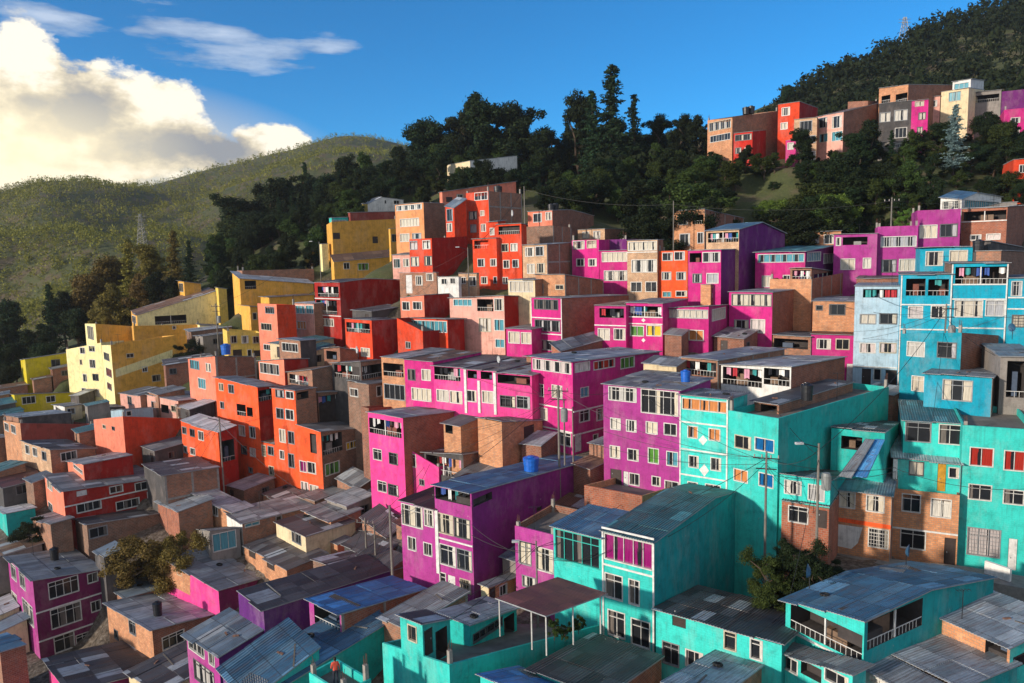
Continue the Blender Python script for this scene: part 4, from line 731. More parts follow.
def build_house(sp, idx):
    rnd = random.Random(idx * 13 + 5)
    N = sp['Nw']; phi = RAD(sp['phis']); wF = sp['wF']; wS = sp['wS']
    v = Vector((math.sin(phi), math.cos(phi), 0)); a = Vector((-math.cos(phi), math.sin(phi), 0))
    corners = [N, N + v * wS, N + a * wF, N + v * wS + a * wF]
    gz = min(ground_many([q.x for q in corners], [q.y for q in corners])) - 1.2
    zb0 = sp['base'] if sp['rt'] else min(gz, sp['base'], sp['zN'] - 2.2, sp['zL'] - 2.2)
    root = empty(sp['name'], (N.x, N.y, zb0), math.pi / 2 - phi)
    tag(root, sp['label'], sp['cat'], sp['g'])
    Mw = Matrix.Translation(root.location) @ Matrix.Rotation(math.pi / 2 - phi, 4, 'Z')
    Mi = Mw.inverted()
    zN, zL, zR = sp['zN'] - zb0, sp['zL'] - zb0, sp['zR'] - zb0
    t = sp['t']
    xr = None
    if sp['ridge']:
        rx, ry = tp(t, *sp['ridge']); rr = ray(rx, ry); ts = line_hit(N, v.x, v.y, rr)
        if ts and .3 < ts < wS - .3: xr = ts; zr = CAMZ + rr.z / rr.y * (N + v * ts).y - zb0; zr = max(zr, max(zN, zR) + .1); zr = min(zr, max(zN, zR) + 2.5)
        else: print('ridge?', sp['label'], ts, wS)
    def rz(x, y):
        if xr is None: base = zN + (zR - zN) * x / wS
        else: base = zN + (zr - zN) * x / xr if x < xr else zr + (zR - zr) * (x - xr) / (wS - xr)
        return base + (zL - zN) * y / wF
    near = sp['Nw'].y < 75
    Ff = Face(lambda u, z, d: (d, u, z), wF, lambda u: rz(0, u))
    Fs = Face(lambda u, z, d: (u, d, z), wS, lambda u: rz(u, 0))
    Fl = Face(lambda u, z, d: (u, wF - d, z), wS, lambda u: rz(u, wF))
    Fb = Face(lambda u, z, d: (wS - d, u, z), wF, lambda u: rz(wS, u))
    def pix_rect(F_, front, r):
        x0, y0, x1, y1 = r[:4]
        cx, cy = (x0 + x1) / 2, (y0 + y1) / 2
        def hit(px, py):
            q = ray(*tp(t, px, py)); o = Mi @ CAM; dd = Mi.to_3x3() @ q
            ax = 0 if front else 1
            k = -o[ax] / dd[ax]; h = o + dd * k
            return (h[1] if front else h[0]), h[2]
        sa = hit(x0, cy)[0]; sb = hit(x1, cy)[0]; z1 = hit(cx, y0)[1]; z0 = hit(cx, y1)[1]
        sa, sb = min(sa, sb), max(sa, sb)
        m = .1; sa = max(m, sa); sb = min(F_.w - m, sb); top = min(F_.ztop(sa), F_.ztop(sb)) - .1
        z1 = min(z1, top)
        if sb - sa < .25 or z1 - z0 < .25: return None
        return sa, sb, z0, z1
    walls = MB()
    brk = [xr] if xr is not None else []
    todo = []
    for F_, front, lst in ((Ff, True, sp['f']), (Fs, False, sp['s'])):
        rects = []
        for r in lst:
            st = r[4] if len(r) > 4 else 'w'
            q = pix_rect(F_, front, r)
            if q is None: continue
            if any(q[0] < e[1] + .05 and q[1] > e[0] - .05 and q[2] < e[3] + .05 and q[3] > e[2] - .05 for e in rects): 
                # overlap: trim sideways
                for e in rects:
                    if q[2] < e[3] and q[3] > e[2]:
                        if q[0] < e[1] and q[1] > e[1]: q = (e[1] + .08, q[1], q[2], q[3])
                        elif q[1] > e[0] and q[0] < e[0]: q = (q[0], e[0] - .08, q[2], q[3])
                if q[1] - q[0] < .2 or any(q[0] < e[1] and q[1] > e[0] and q[2] < e[3] and q[3] > e[2] for e in rects): continue
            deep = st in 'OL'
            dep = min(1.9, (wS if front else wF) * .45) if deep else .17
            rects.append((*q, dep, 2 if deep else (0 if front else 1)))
            todo.append((F_, front, q, st))
        for s0, s1, q0, q1, st in sp.get('fl' if front else 'sl_', ()):
            if s1 > F_.w - .15: continue
            tz = min(F_.ztop(s0), F_.ztop(s1)); q = (s0, s1, tz + q0, tz + q1)
            rects.append((*q, .11, 0 if front else 1)); todo.append((F_, front, q, st))
        build_wall(walls, F_, rects, 0, 0 if front else 1, front, () if front else brk)
    build_wall(walls, Fl, [], 0, 1, True, brk); build_wall(walls, Fb, [], 0, 1, False)
    wm = [wallmat(sp['c']), wallmat(sp['cs']), interior()]  # painted flanks often take a darker front colour, shade put into the paint
    # roof
    o = sp['over']
    if sp['par']:
        hp = .55
        tt = .14
        for F_ in (Ff, Fs, Fl, Fb):
            mi = 0 if F_ is Ff else 1
            seg = [0] + ([xr] if xr is not None and F_ in (Fs, Fl) else []) + [F_.w]
            for p, q in zip(seg, seg[1:]):
                walls.poly([F_.P(p, F_.ztop(p)), F_.P(q, F_.ztop(q)), F_.P(q, F_.ztop(q), tt), F_.P(p, F_.ztop(p), tt)], mi)
                walls.poly([F_.P(p, F_.ztop(p), tt), F_.P(q, F_.ztop(q), tt), F_.P(q, F_.ztop(q) - hp - .1, tt), F_.P(p, F_.ztop(p) - hp - .1, tt)], mi)
        rb = MB(); rb.poly([(tt, tt, rz(tt, tt) - hp), (wS - tt, tt, rz(wS - tt, tt) - hp), (wS - tt, wF - tt, rz(wS - tt, wF - tt) - hp), (tt, wF - tt, rz(tt, wF - tt) - hp)])
        walls.build('wall', wm, root)
        rb.build('roof', plain('flat_roof_slab', (112, 104, 98), .9, 0, .45, .7), root)
        for (x, y) in ((.2, .2), (wS - .2, .2), (.2, wF - .2), (wS - .2, wF - .2)):
            if rnd.random() < .55 and wS > 1.5 and wF > 1.5:
                mb = MB(); z = rz(x, y); hh = rnd.uniform(.25, .9)
                mb.box((x - .12, y - .12, z - .6), (x + .12, y + .12, z + hh), 0)
                for q in (-.07, .07):
                    for w_ in (-.07, .07): mb.bar((x + q, y + w_, z + hh), (x + q + rnd.uniform(-.06, .06), y + w_ + rnd.uniform(-.06, .06), z + hh + rnd.uniform(.25, .7)), .016, 1, 4)
                mb.build('column_stub', [plain('raw_concrete', (150, 144, 136), .95), plain('rebar', (92, 58, 44), .8)], root)
    else:
        walls.build('wall', wm, root)
        if not sp['noroof']:
            rb = MB()
            xs = [-o] + ([xr] if xr is not None else []) + [wS + o * .5]
            x_ = -o
            while True:
                x_ += rnd.uniform(1.9, 2.7)
                if x_ > wS - .8: break
                if xr is None or abs(x_ - xr) > .6: xs.append(x_)
            xs.sort()
            # a lengthwise cut so long roofs get staggered edges
            ys = [-o * .6]; y = -o * .6
            while True:
                y += rnd.uniform(1.7, 2.6)
                if y > wF - .6: break
                ys.append(y)
            ys.append(wF + o * .6)
            for ya, yb in zip(ys, ys[1:]):
                e0 = rnd.uniform(-.2, .16); tilt = rnd.uniform(-.04, .04)
                xx = list(xs); xx[0] += e0; xx[-1] += rnd.uniform(-.2, .2)
                for x0, x1 in zip(xx, xx[1:]):
                    lift = rnd.uniform(0, .05); x1 += rnd.uniform(0, .12)
                    cnt = max(1, int((yb - ya) / .095)) if near and N.y < 62 else 1
                    for k in range(cnt):
                        y0 = ya + (yb - ya) * k / cnt; y1 = ya + (yb - ya) * (k + 1) / cnt
                        c0 = .018 * (1 if k % 2 else -1) if cnt > 1 else 0; c1 = -c0
                        top = lambda x, y, c: rz(x, y) + .09 + lift + tilt * (y - ya) / (yb - ya) + c
                        A = (x0, y0, top(x0, y0, c0)); Bp = (x1, y0, top(x1, y0, c0)); Cp = (x1, y1, top(x1, y1, c1)); D = (x0, y1, top(x0, y1, c1))
                        uv = [(y0, x0), (y0, x1), (y1, x1), (y1, x0)]
                        rb.poly([A, Bp, Cp, D], 0, uv)
                        dn = lambda p: (p[0], p[1], p[2] - .05)
                        rb.poly([dn(D), dn(Cp), dn(Bp), dn(A)], 0, uv[::-1])
                        rb.poly([dn(A), A, D, dn(D)], 1 if x0 == xx[0] else 0, uv)
                        rb.poly([dn(Cp), Cp, Bp, dn(Bp)], 0, uv)
                    rb.poly([A if False else (x0, ya, rz(x0, ya) + .09 + lift), (x0, ya, rz(x0, ya) + .03), (x1, ya, rz(x1, ya) + .03), (x1, ya, rz(x1, ya) + .09 + lift)], 1 if ya == ys[0] else 0)
                    rb.poly([(x0, yb, rz(x0, yb) + .09 + lift + tilt), (x0, yb, rz(x0, yb) + .03), (x1, yb, rz(x1, yb) + .03), (x1, yb, rz(x1, yb) + .09 + lift + tilt)], 1 if yb == ys[-1] else 0)
            rb.build('roof', [roofmat(sp['roof']), plain('roof_edge', (150, 152, 154), .6)], root)
    if sp['cs'] in BRICK and not sp['s'] and wS > 5.5 and N.y < 130 and sp['name'] == 'house' and idx % 3 != 0 and not sp['rt']:
        conc = plain('raw_concrete', (150, 144, 136), .95); n = max(2, round(wS / 3.4)); zm = min(zN, zR) - 2.5
        for k in range(n + 1):
            x = .13 + (wS - .26) * k / n; mb = MB(); fbox(mb, Fs, x - .12, x + .12, 0, rz(x, 0) - .06, -.03, -.003); mb.build('concrete_post', conc, root)
        mb = MB()
        if zm > 1:
            for k in range(n): fbox(mb, Fs, .26 + (wS - .26) * k / n, .0 + (wS - .26) * (k + 1) / n, zm - .12, zm + .12, -.026, -.003)
            mb.build('concrete_beam', conc, root)
    # trims
    trimm = plain('trim_white', (216, 214, 208), .7)
    def zat(front, x, y):
        q = ray(*tp(t, x, y)); oo = Mi @ CAM; dd = Mi.to_3x3() @ q; ax = 0 if front else 1
        return (oo + dd * (-oo[ax] / dd[ax]))
    for b in sp['bands']:
        z = zat(True, *b[:2])[2]; hh = .13
        s0, s1 = 0, wF
        if len(b) > 2: s0, s1 = sorted((zat(True, b[0], b[1])[1], zat(True, b[2], b[1])[1])); s0 = max(0, s0); s1 = min(wF, s1)
        mb = MB(); fbox(mb, Ff, s0 + .004, s1 - .004, z - hh / 2, z + hh / 2, -.075, -.003); mb.build('trim', trimm, root)
    for b in sp['sband']:
        z = zat(False, *b[:2])[2]; mb = MB(); fbox(mb, Fs, .004, wS - .004, z - .07, z + .07, -.075, -.003); mb.build('trim', trimm, root)
    if sp['vtrim']:
        for s0 in ((.0, .12), (wF - .12, wF)):
            mb = MB(); fbox(mb, Ff, s0[0], s0[1], .1, rz(0, s0[0]) - .03, -.06, -.003); mb.build('trim', trimm, root)
    for x, y0, y1 in sp['pilasters']:
        p0 = zat(True, x, y0); p1 = zat(True, x, y1); mb = MB(); pc = max(.17, min(wF - .17, p0[1])); fbox(mb, Ff, pc - .16, pc + .16, p1[2], min(p0[2], rz(0, p0[1])), -.11, -.003); mb.build('pilaster', trimm, root)
    for kind, col, pts in sp['deco']:   # painted shapes / boards lying on a wall
        front = kind[0] == 'f'; mb = MB()
        loc = [zat(front, *p) for p in pts]
        lay = []
        for d0 in (-.012, -.003):
            lay.append([((d0, q[1], q[2]) if front else (q[0], d0, q[2])) for q in loc])
        mb.poly(lay[0]); n = len(loc)
        for k in range(n): mb.poly([lay[0][k], lay[0][(k + 1) % n], lay[1][(k + 1) % n], lay[1][k]])
        mb.build(kind[1:], wallmat(col) if col in PAL or col in BRICK else plain('deco_' + col, (218, 216, 210), .7), root)
    for F_, front, (s0, s1, z0, z1), st in todo:
        if st in 'OL':
            w = s1 - s0; n = max(1, int(w / 2.1)); pm = {'w': trimm, 'k': framem('k'), 't': framem('t')}[sp['post']]
            for k in range(1, n):
                x = s0 + w * k / n; mb = MB(); fbox(mb, F_, x - .05, x + .05, z0, z1, .02, .12); mb.build('post', pm, root)
            if z1 - z0 > 1.2 and w > 1.2:
                mb = MB(); fbox(mb, F_, s0, s1, z0 + .5, z0 + .54, .03, .07); 
                for k in range(1, int(w / .35)): fbox(mb, F_, s0 + .35 * k - .012, s0 + .35 * k + .012, z0, z0 + .5, .035, .065)
                mb.build('railing', pm, root)
            if near or N.y < 100:   # things stored inside: a boarded partition and shelves
                mb = MB(); x = s0 + w * rnd.uniform(.1, .6); fbox(mb, F_, x, min(s1, x + w * .3), z0, z0 + (z1 - z0) * rnd.uniform(.35, .7), .7, 1.1); mb.build('partition', plain('board_%d' % (idx % 4), [(120, 96, 76), (150, 150, 146), (70, 84, 104), (124, 70, 56)][idx % 4]), root)
            if st == 'L':
                x = s0 + .1
                while x < s1 - .5:
                    if rnd.random() < .8: garment(Mw, F_, x, z1 - .12, rnd, ' '.join(sp['label'].split(' with ')[0].split(' behind ')[0].split(' beside ')[0].split(' above ')[0].split()[:8]))
                    x += rnd.uniform(.45, .8)
        elif st in 'DKY':
            mb = MB(); fbox(mb, F_, s0 + .03, s1 - .03, z0, z1 - .03, .05, .1)
            fbox(mb, F_, s0 + .15, s1 - .15, z0 + .2, z0 + (z1 - z0) * .45, .03, .05); fbox(mb, F_, s0 + .15, s1 - .15, z0 + (z1 - z0) * .55, z1 - .2, .03, .05)
            dd = mb.build('door', {'D': plain('door_white', (206, 204, 200), .6), 'K': plain('door_dark', (58, 46, 42), .6), 'Y': plain('door_yellow', (190, 140, 34), .6)}[st], root)
            mb = MB(); fbox(mb, F_, s1 - .22, s1 - .15, z0 + .95, z0 + 1.05, -.01, .05); mb.build('handle', framem('a'), dd)
        else:
            window(root, F_, s0, s1, z0, z1, st, sp['fr'], near, 'white' in sp['label'])
    sp['root'] = root; sp['Mw'] = Mw; sp['rz'] = rz
    return root
rs_ = random.Random(21)
for x, y, phi, wF, wS, h, roof, c, label in SHACKS:
    p = RAD(phi); v = (math.sin(p), math.cos(p)); a = (-math.cos(p), math.sin(p))
    z = float(np.mean(ground_many([x, x + v[0] * wS, x + a[0] * wF, x + v[0] * wS + a[0] * wF], [y, y + v[1] * wS, y + a[1] * wF, y + v[1] * wS + a[1] * wF])))
    d0 = rs_.uniform(.2, max(.3, wF - 1.2)); d1 = rs_.uniform(.3, max(.4, wS - 1.6))
    SPECS.append(dict(t='I', label=label, d=y, L=None, N=None, R=None, c=c, cs=c, roof=roof, f=(), s=(), bands=(), vtrim=False, phi=phi, yb=None, h=h, ridge=None, par=False, name='shack', cat='shack',
        over=.25, fr='k', sl=wS, deco=(), g=None, pilasters=(), sband=(), post='w', canopy=None, noroof=False, rt=False, Nw=Vector((x, y, z + h)), phis=phi, wF=wF, wS=wS,
        zN=z + h, zL=z + h + rs_.uniform(-.15, .15), zR=z + h + rs_.uniform(.2, .6), base=z, fl=((d0, d0 + .85, -1.9, -.35, 'K'),) if wF > 2.4 else (), sl_=((d1, d1 + 1.0, -1.5, -.6, 'd'),) if wS > 3 else ()))
for i, sp in enumerate(SPECS): build_house(sp, i)
HAZE = .00016
# ------------------------------------------------------------------ terrain sheet
def groundmat():
    m, N, L, B = newmat('earth_and_grass')
    geo = nd(N, 'ShaderNodeNewGeometry').outputs['Position']
    n1 = noise(N, L, geo, .12, 8, .65); n2 = noise(N, L, geo, 2.5, 6, .7)
    c = ramp(N, L, n1, [(.32, lin((58, 66, 34))), (.48, lin((78, 84, 44))), (.6, lin((96, 84, 62))), (.75, lin((120, 108, 92)))])
    sy = nd(N, 'ShaderNodeSeparateXYZ'); L.new(geo, sy.inputs[0])
    vil = math_(N, L, 'ADD', math_(N, L, 'DIVIDE', math_(N, L, 'SUBTRACT', 112, sy.outputs[1]), 18), math_(N, L, 'MULTIPLY', math_(N, L, 'SUBTRACT', n1, .5), 2), clamp=True)
    dirt = ramp(N, L, n2, [(.3, lin((70, 62, 52))), (.5, lin((104, 92, 80))), (.62, lin((124, 116, 106))), (.75, lin((84, 84, 60)))])
    c = mixc(N, L, c, dirt, vil)
    c = mixc(N, L, c, ramp(N, L, n2, [(.3, G(.55)), (.7, G(1.15))]), 1.0, 'MULTIPLY')
    L.new(c, B.inputs['Base Color']); B.inputs['Roughness'].default_value = .95
    bump(N, L, n2, .8, .25, B); return m
def grid_mesh(name, X, Y, Z, mat):
    ny, nx = X.shape
    V = np.stack([X.ravel(), Y.ravel(), Z.ravel()], 1)
    Fc = [(j * nx + i, j * nx + i + 1, (j + 1) * nx + i + 1, (j + 1) * nx + i) for j in range(ny - 1) for i in range(nx - 1)]
    me = bpy.data.meshes.new(name); me.from_pydata(V.tolist(), [], Fc); me.materials.append(mat)
    me.polygons.foreach_set('use_smooth', [True] * len(Fc)); me.update()
    o = bpy.data.objects.new(name, me); COL.objects.link(o); return o
def hash2(X, Y, s):
    v = np.sin(X * 12.9898 / s + Y * 78.233 / s) * 43758.5453; return v - np.floor(v)
def vnoise(X, Y, s, seed=0):
    x = X / s + seed * 17.3; y = Y / s + seed * 9.1; xi = np.floor(x); yi = np.floor(y); fx = x - xi; fy = y - yi
    fx = fx * fx * (3 - 2 * fx); fy = fy * fy * (3 - 2 * fy)
    h = lambda a, b: (lambda q: q - np.floor(q))(np.sin(a * 127.1 + b * 311.7) * 43758.5453)
    return (h(xi, yi) * (1 - fx) + h(xi + 1, yi) * fx) * (1 - fy) + (h(xi, yi + 1) * (1 - fx) + h(xi + 1, yi + 1) * fx) * fy
GM = groundmat()
gx = np.concatenate([np.linspace(-950, -190, 10)[:-1], np.linspace(-190, 190, 270), np.linspace(190, 950, 10)[1:]])
gy = np.concatenate([np.linspace(-200, 20, 8)[:-1], np.linspace(20, 300, 210), np.linspace(300, 1150, 10)[1:]])
GX, GY = np.meshgrid(gx, gy)
cx_ = np.clip(GX, -190, 190); cy_ = np.clip(GY, 25, 285)
GZ = ground_many(cx_, cy_).reshape(GX.shape)
fade = np.clip((np.hypot(GX - cx_, GY - cy_)) / 500, 0, 1)
GZ = GZ * (1 - fade) + (-15) * fade + (vnoise(GX, GY, 6, 1) - .5) * .7
tag(grid_mesh('ground', GX, GY, GZ, GM), kind='structure')

# ------------------------------------------------------------------ hills
def hill(name, ridge, d_foot, z_foot, back, n=90, m=40, amp=4):
    """ridge: (px, py, depth) silhouette points; slope falls towards the village, and away behind"""
    P = [at(*r) for r in ridge]; xs = [p.x / p.y for p in P]
    U = np.linspace(xs[0], xs[-1], n)
    RD = np.interp(U, xs, [p.y for p in P]); RZ = np.interp(U, xs, [p.z for p in P])
    T = np.linspace(0, 1.5, m)
    X = np.zeros((m, n)); Y = X.copy(); Z = X.copy()
    for j, t in enumerate(T):
        if t <= 1:
            D = d_foot + (RD - d_foot) * t; Zz = z_foot + (RZ - z_foot) * (t ** .85)
        else:
            D = RD + (t - 1) * 2 * back; Zz = RZ - (t - 1) * 2 * back * .35 * min(1, (t - 1) * 3)
        Y[j] = D; X[j] = U * D; Z[j] = Zz
    env = np.minimum(1, np.maximum(.15, np.abs(T[:, None] - 1) * 4))
    Z += ((vnoise(X, Y, 60, 2) - .5) * 5 * amp + (vnoise(X, Y, 22, 3) - .5) * 1.6 * amp) * env
    o = grid_mesh(name, X, Y, Z, GM); tag(o, kind='structure')
    return X, Y, Z
far = hill('hills', [(-260,235,520),(-60,205,520),(0,195,530),(40,184,540),(80,181,560),(120,186,590),(150,184,600),(200,172,640),(250,160,680),(300,146,700),(340,137,720),(370,136,730),(400,142,740),(450,158,760),(560,190,790)], 235, 6, 300, amp=6.5)
right = hill('hills', [(600,215,250),(700,185,262),(745,150,272),(770,122,280),(790,106,285),(830,84,290),(870,66,295),(900,48,300),(940,30,305),(970,18,310),(1000,6,315),(1060,-20,330),(1200,-70,350)], 168, 58, 150, n=60, amp=2)

# ------------------------------------------------------------------ foliage
def leafmat(key, c1, c2):
    m, N, L, B = newmat('leaf_' + key)
    oi = nd(N, 'ShaderNodeObjectInfo').outputs['Random']
    uv = nd(N, 'ShaderNodeUVMap').outputs[0]; sep = nd(N, 'ShaderNodeSeparateXYZ'); L.new(uv, sep.inputs[0])
    c = mixc(N, L, lin(c1), lin(c2), sep.outputs[0])
    hv = nd(N, 'ShaderNodeHueSaturation'); L.new(c, hv.inputs['Color'])
    L.new(math_(N, L, 'ADD', math_(N, L, 'MULTIPLY', oi, .6), .7), hv.inputs['Value'])
    L.new(math_(N, L, 'ADD', math_(N, L, 'MULTIPLY', oi, .05), .475), hv.inputs['Hue'])
    L.new(hv.outputs[0], B.inputs['Base Color']); B.inputs['Roughness'].default_value = .75; B.inputs['Specular IOR Level'].default_value = .15
    tr = nd(N, 'ShaderNodeBsdfTranslucent'); L.new(hv.outputs[0], tr.inputs[0])
    ms = nd(N, 'ShaderNodeMixShader'); ms.inputs[0].default_value = .25
    L.new(B.outputs[0], ms.inputs[1]); L.new(tr.outputs[0], ms.inputs[2]); L.new(ms.outputs[0], N['Material Output'].inputs[0])
    return m
LM = {'dark': leafmat('dark', (24, 36, 22), (48, 62, 33)), 'mid': leafmat('mid', (38, 52, 25), (74, 88, 40)), 'olive': leafmat('olive', (82, 76, 36), (140, 124, 60)),
      'blue': leafmat('blue', (92, 116, 118), (140, 164, 164)), 'fresh': leafmat('fresh', (62, 84, 32), (112, 132, 56)), 'far': leafmat('far', (70, 74, 32), (146, 132, 58)), 'con': leafmat('con', (26, 42, 28), (52, 72, 44)), 'dry': leafmat('dry', (78, 62, 34), (116, 94, 50))}
BARK = plain('bark', (74, 60, 48), .95)
def leaves(mb, c, r, n, size, rnd, squash=1.0):
    for _ in range(n):
        while True:
            p = Vector((rnd.uniform(-1, 1), rnd.uniform(-1, 1), rnd.uniform(-1, 1)))
            if .25 < p.length <= 1: break
        p = p * (.55 + .45 * rnd.random())
        q = Vector((c[0] + p.x * r, c[1] + p.y * r, c[2] + p.z * r * squash))
        nrm = (p.normalized() + Vector((rnd.gauss(0, .6), rnd.gauss(0, .6), rnd.gauss(.3, .6)))).normalized()
        a = nrm.orthogonal().normalized(); ang = rnd.uniform(0, 6.28); b = nrm.cross(a); a2 = a * math.cos(ang) + b * math.sin(ang); b2 = nrm.cross(a2)
        s = size * rnd.uniform(.6, 1.3); u = rnd.random()
        mb.poly([q - a2 * s - b2 * s * .25, q + b2 * s * .5, q + a2 * s, q - b2 * s * .5], 0, [(u, 0)] * 4)
def make_broad(seed, h=1.0, kind='round'):
    """unit tree: height 1"""
    rnd = random.Random(seed); T = MB(); C = MB()
    top = .82 if kind == 'tall' else .62
    px = [Vector((0, 0, -.12))]
    for k in range(1, 6):
        px.append(Vector((rnd.gauss(0, .015) * k, rnd.gauss(0, .015) * k, top * k / 5)))
    for k in range(5): T.bar(px[k], px[k + 1], .022 * (1 - k * .15), r2=.022 * (1 - (k + 1) * .15))
    nb = {'round': 19, 'tall': 18, 'bush': 17}[kind]
    for k in range(nb):
        t = rnd.uniform(.3, 1) if kind != 'tall' else rnd.uniform(.35, 1)
        b0 = px[0].lerp(px[-1], t); ang = k * 2.4 + rnd.uniform(-.5, .5)
        if kind == 'round': rad = rnd.uniform(.1, .27) * (1.15 - abs(t - .55)); up = rnd.uniform(.08, .26)
        elif kind == 'tall': rad = rnd.uniform(.05, .17) * (1.3 - t * .6); up = rnd.uniform(.03, .16)
        else: rad = rnd.uniform(.12, .34); up = rnd.uniform(-.1, .22); 
        e = b0 + Vector((math.cos(ang) * rad, math.sin(ang) * rad, up))
        if e.z > .93: e.z = .93 - rnd.random() * .1
        T.bar(b0, e, .012, r2=.007, n=4)
        r = rnd.uniform(.09, .16) * (.85 if kind == 'tall' else 1.1)
        if kind != 'bush': leaves(C, b0.lerp(e, .55), r * .7, 160, .017, rnd, .8)
        leaves(C, e, r, {'bush': 900, 'tall': 420, 'round': 380}[kind], {'round': .020, 'tall': .015, 'bush': .013}[kind], rnd, .8)
        for q in range(2):
            e2 = e + Vector((rnd.gauss(0, .06), rnd.gauss(0, .06), rnd.gauss(.0, .05)))
            leaves(C, e2, r * .6, 300 if kind == 'bush' else 130, .012 if kind == 'bush' else .016, rnd, .85)
    return T.mesh('trunk', [BARK]), C
def make_conifer(seed):
    rnd = random.Random(seed); T = MB(); C = MB()
    T.bar((0, 0, -.12), (0, 0, 1), .02, r2=.002)
    z = .1
    while z < .985:
        R = (.17 * (1 - z) ** .9 + .018) * rnd.choice([.5, .75, 1, 1.25]); n = max(3, int(8 * (1 - z) + 3))
        for k in range(n):
            a = rnd.uniform(0, 6.28); L_ = R * rnd.uniform(.6, 1.1)
            for q in range(5):
                t = (q + .6) / 5; p = Vector((math.cos(a) * L_ * t, math.sin(a) * L_ * t, z - .22 * L_ * t + .1 * L_ * t * t))
                leaves(C, p, .02 + .012 * (1 - t), 5, .012, rnd, .7)
        z += .022
    return T.mesh('trunk', [BARK]), C
VARS = {}
def variant(kind, k, leaf):
    key = (kind, k, leaf)
    if key not in VARS:
        base = (kind, k)
        if base not in VARS:
            VARS[base] = make_conifer(100 + k) if kind == 'conifer' else make_broad(200 + k * 7 + len(kind), kind=kind)
        t, c = VARS[base]
        VARS[key] = (t, c.mesh('crown', [LM[leaf]]))
    return VARS[key]
def tree(kind, k, leaf, loc, h, w, rz, name, label, group, cat='tree'):
    tm, cm = variant(kind, k, leaf)
    r = empty(name, loc, rz); r.scale = (h * w, h * w, h)
    tag(r, label, cat, group)
    for nm, me in (('trunk', tm), ('crown', cm)):
        o = bpy.data.objects.new(nm, me); COL.objects.link(o); o.parent = r
    return r
def tree_px(px, ytop, d, kind, leaf, label, group=None, w=1.0, rnd=random, name=None, cat='tree', dz=0):
    p = at(px, ytop, d); g = ground(p.x, p.y) + dz; h = max(2.2, p.z - g)
    return tree(kind, rnd.randrange(3), leaf, (p.x, p.y, g), h, w, rnd.uniform(0, 6.28), name or {'conifer': 'conifer_tree', 'bush': 'bush'}.get(kind, 'broadleaf_tree'), label, group, cat)
rt = random.Random(11)
GW = 'trees of the wood behind the houses'
# marked trees on the skyline
for px, yt, d, kd, lf, w, lb in [
 (488, 87, 196, 'tall', 'dark', 1.1, 'tall ragged eucalyptus topping the skyline of the wood'), (462, 96, 198, 'tall', 'dark', 1.0, 'dark eucalyptus just beside the tallest ragged one'),
 (520, 96, 194, 'tall', 'dark', 1.2, 'broad topped eucalyptus between the ragged one and the gap'), (577, 87, 190, 'tall', 'dark', .8, 'slim dark tree beside the great pointed conifer'),
 (611, 64, 178, 'conifer', 'con', 1.5, 'great pointed conifer rising highest above the wood'), (634, 94, 178, 'conifer', 'con', 1.3, 'second pointed conifer just below the great one'),
 (592, 90, 178, 'conifer', 'con', 1.3, 'conifer tucked against the great pointed one'), (655, 112, 184, 'tall', 'dark', 1.2, 'dark round headed tree below the second conifer'),
 (545, 122, 188, 'tall', 'dark', 1.1, 'low dark tree standing in the skyline gap'), (700, 112, 176, 'round', 'dark', 1.0, 'dark tree leaning out at the end of the wood'),
 (680, 112, 182, 'tall', 'dark', 1.2, 'ragged dark tree near the end of the wood'), (718, 128, 172, 'round', 'dark', .9, 'last dark tree of the wood before the ridge houses'),
 (430, 112, 204, 'tall', 'dark', 1.2, 'first tall tree where the wood rises from the hill'), (788, 84, 250, 'tall', 'dark', 1.1, 'lone spreading tree on the skyline behind red ridge house'),
 (956, 104, 128, 'conifer', 'blue', 1.35, 'silvery blue tree below the cream ridge house'), (905, 205, 112, 'bush', 'fresh', 1.0, 'light green bush by the pole above purple houses'),
 (836, 182, 117, 'round', 'fresh', .8, 'bright green flowering tree on the grass slope'), (775, 188, 124, 'bush', 'fresh', 1.2, 'pale green shrub on the bare grass slope'),
 (640, 212, 140, 'bush', 'mid', 1.0, 'light green bush above the brick gable house')]:
    tree_px(px, yt, d, kd, lf, lb, None, w, rt)
for px, yt, kd in [(456, 168, 'round'), (463, 166, 'round'), (470, 160, 'round'), (479, 160, 'tall'), (487, 157, 'round'), (497, 161, 'round'), (508, 166, 'round'), (518, 164, 'round'), (474, 172, 'bush')]:
    tree_px(px, yt, 165, kd, 'dark', 'dark leafy %s screening the small white building' % ('bush' if kd == 'bush' else 'tree'), 'trees screening the small white building', 1.0, rt)
for px, yt, dd, kd, w_, lb in [(985, 106, 137, 'round', 1.2, 'big dark tree before the pale grey ridge house'), (872, 118, 132, 'tall', 1.2, 'tall dark tree beside the dark grey ridge house'), (858, 132, 129, 'tall', 1.3, 'dark tree below the brown brick ridge house'),
        (892, 130, 131, 'conifer', 1.3, 'dark conifer below the dark grey ridge house'), (745, 142, 141, 'round', 1.1, 'dark tree hiding the foot of the red ridge house'), (705, 148, 150, 'round', 1.3, 'dark tree at the foot of the glazed corner ridge house'), (925, 128, 134, 'round', 1.2, 'dark tree between magenta ridge house and silvery tree'),
        (1012, 118, 133, 'round', 1.2, 'dark round tree by the lowest magenta ridge house'), (840, 150, 127, 'round', 1.3, 'dark round tree under the pinkish ridge house')]:
    tree_px(px, yt, dd, kd, 'con' if kd == 'conifer' else 'dark', lb, None, w_, rt)
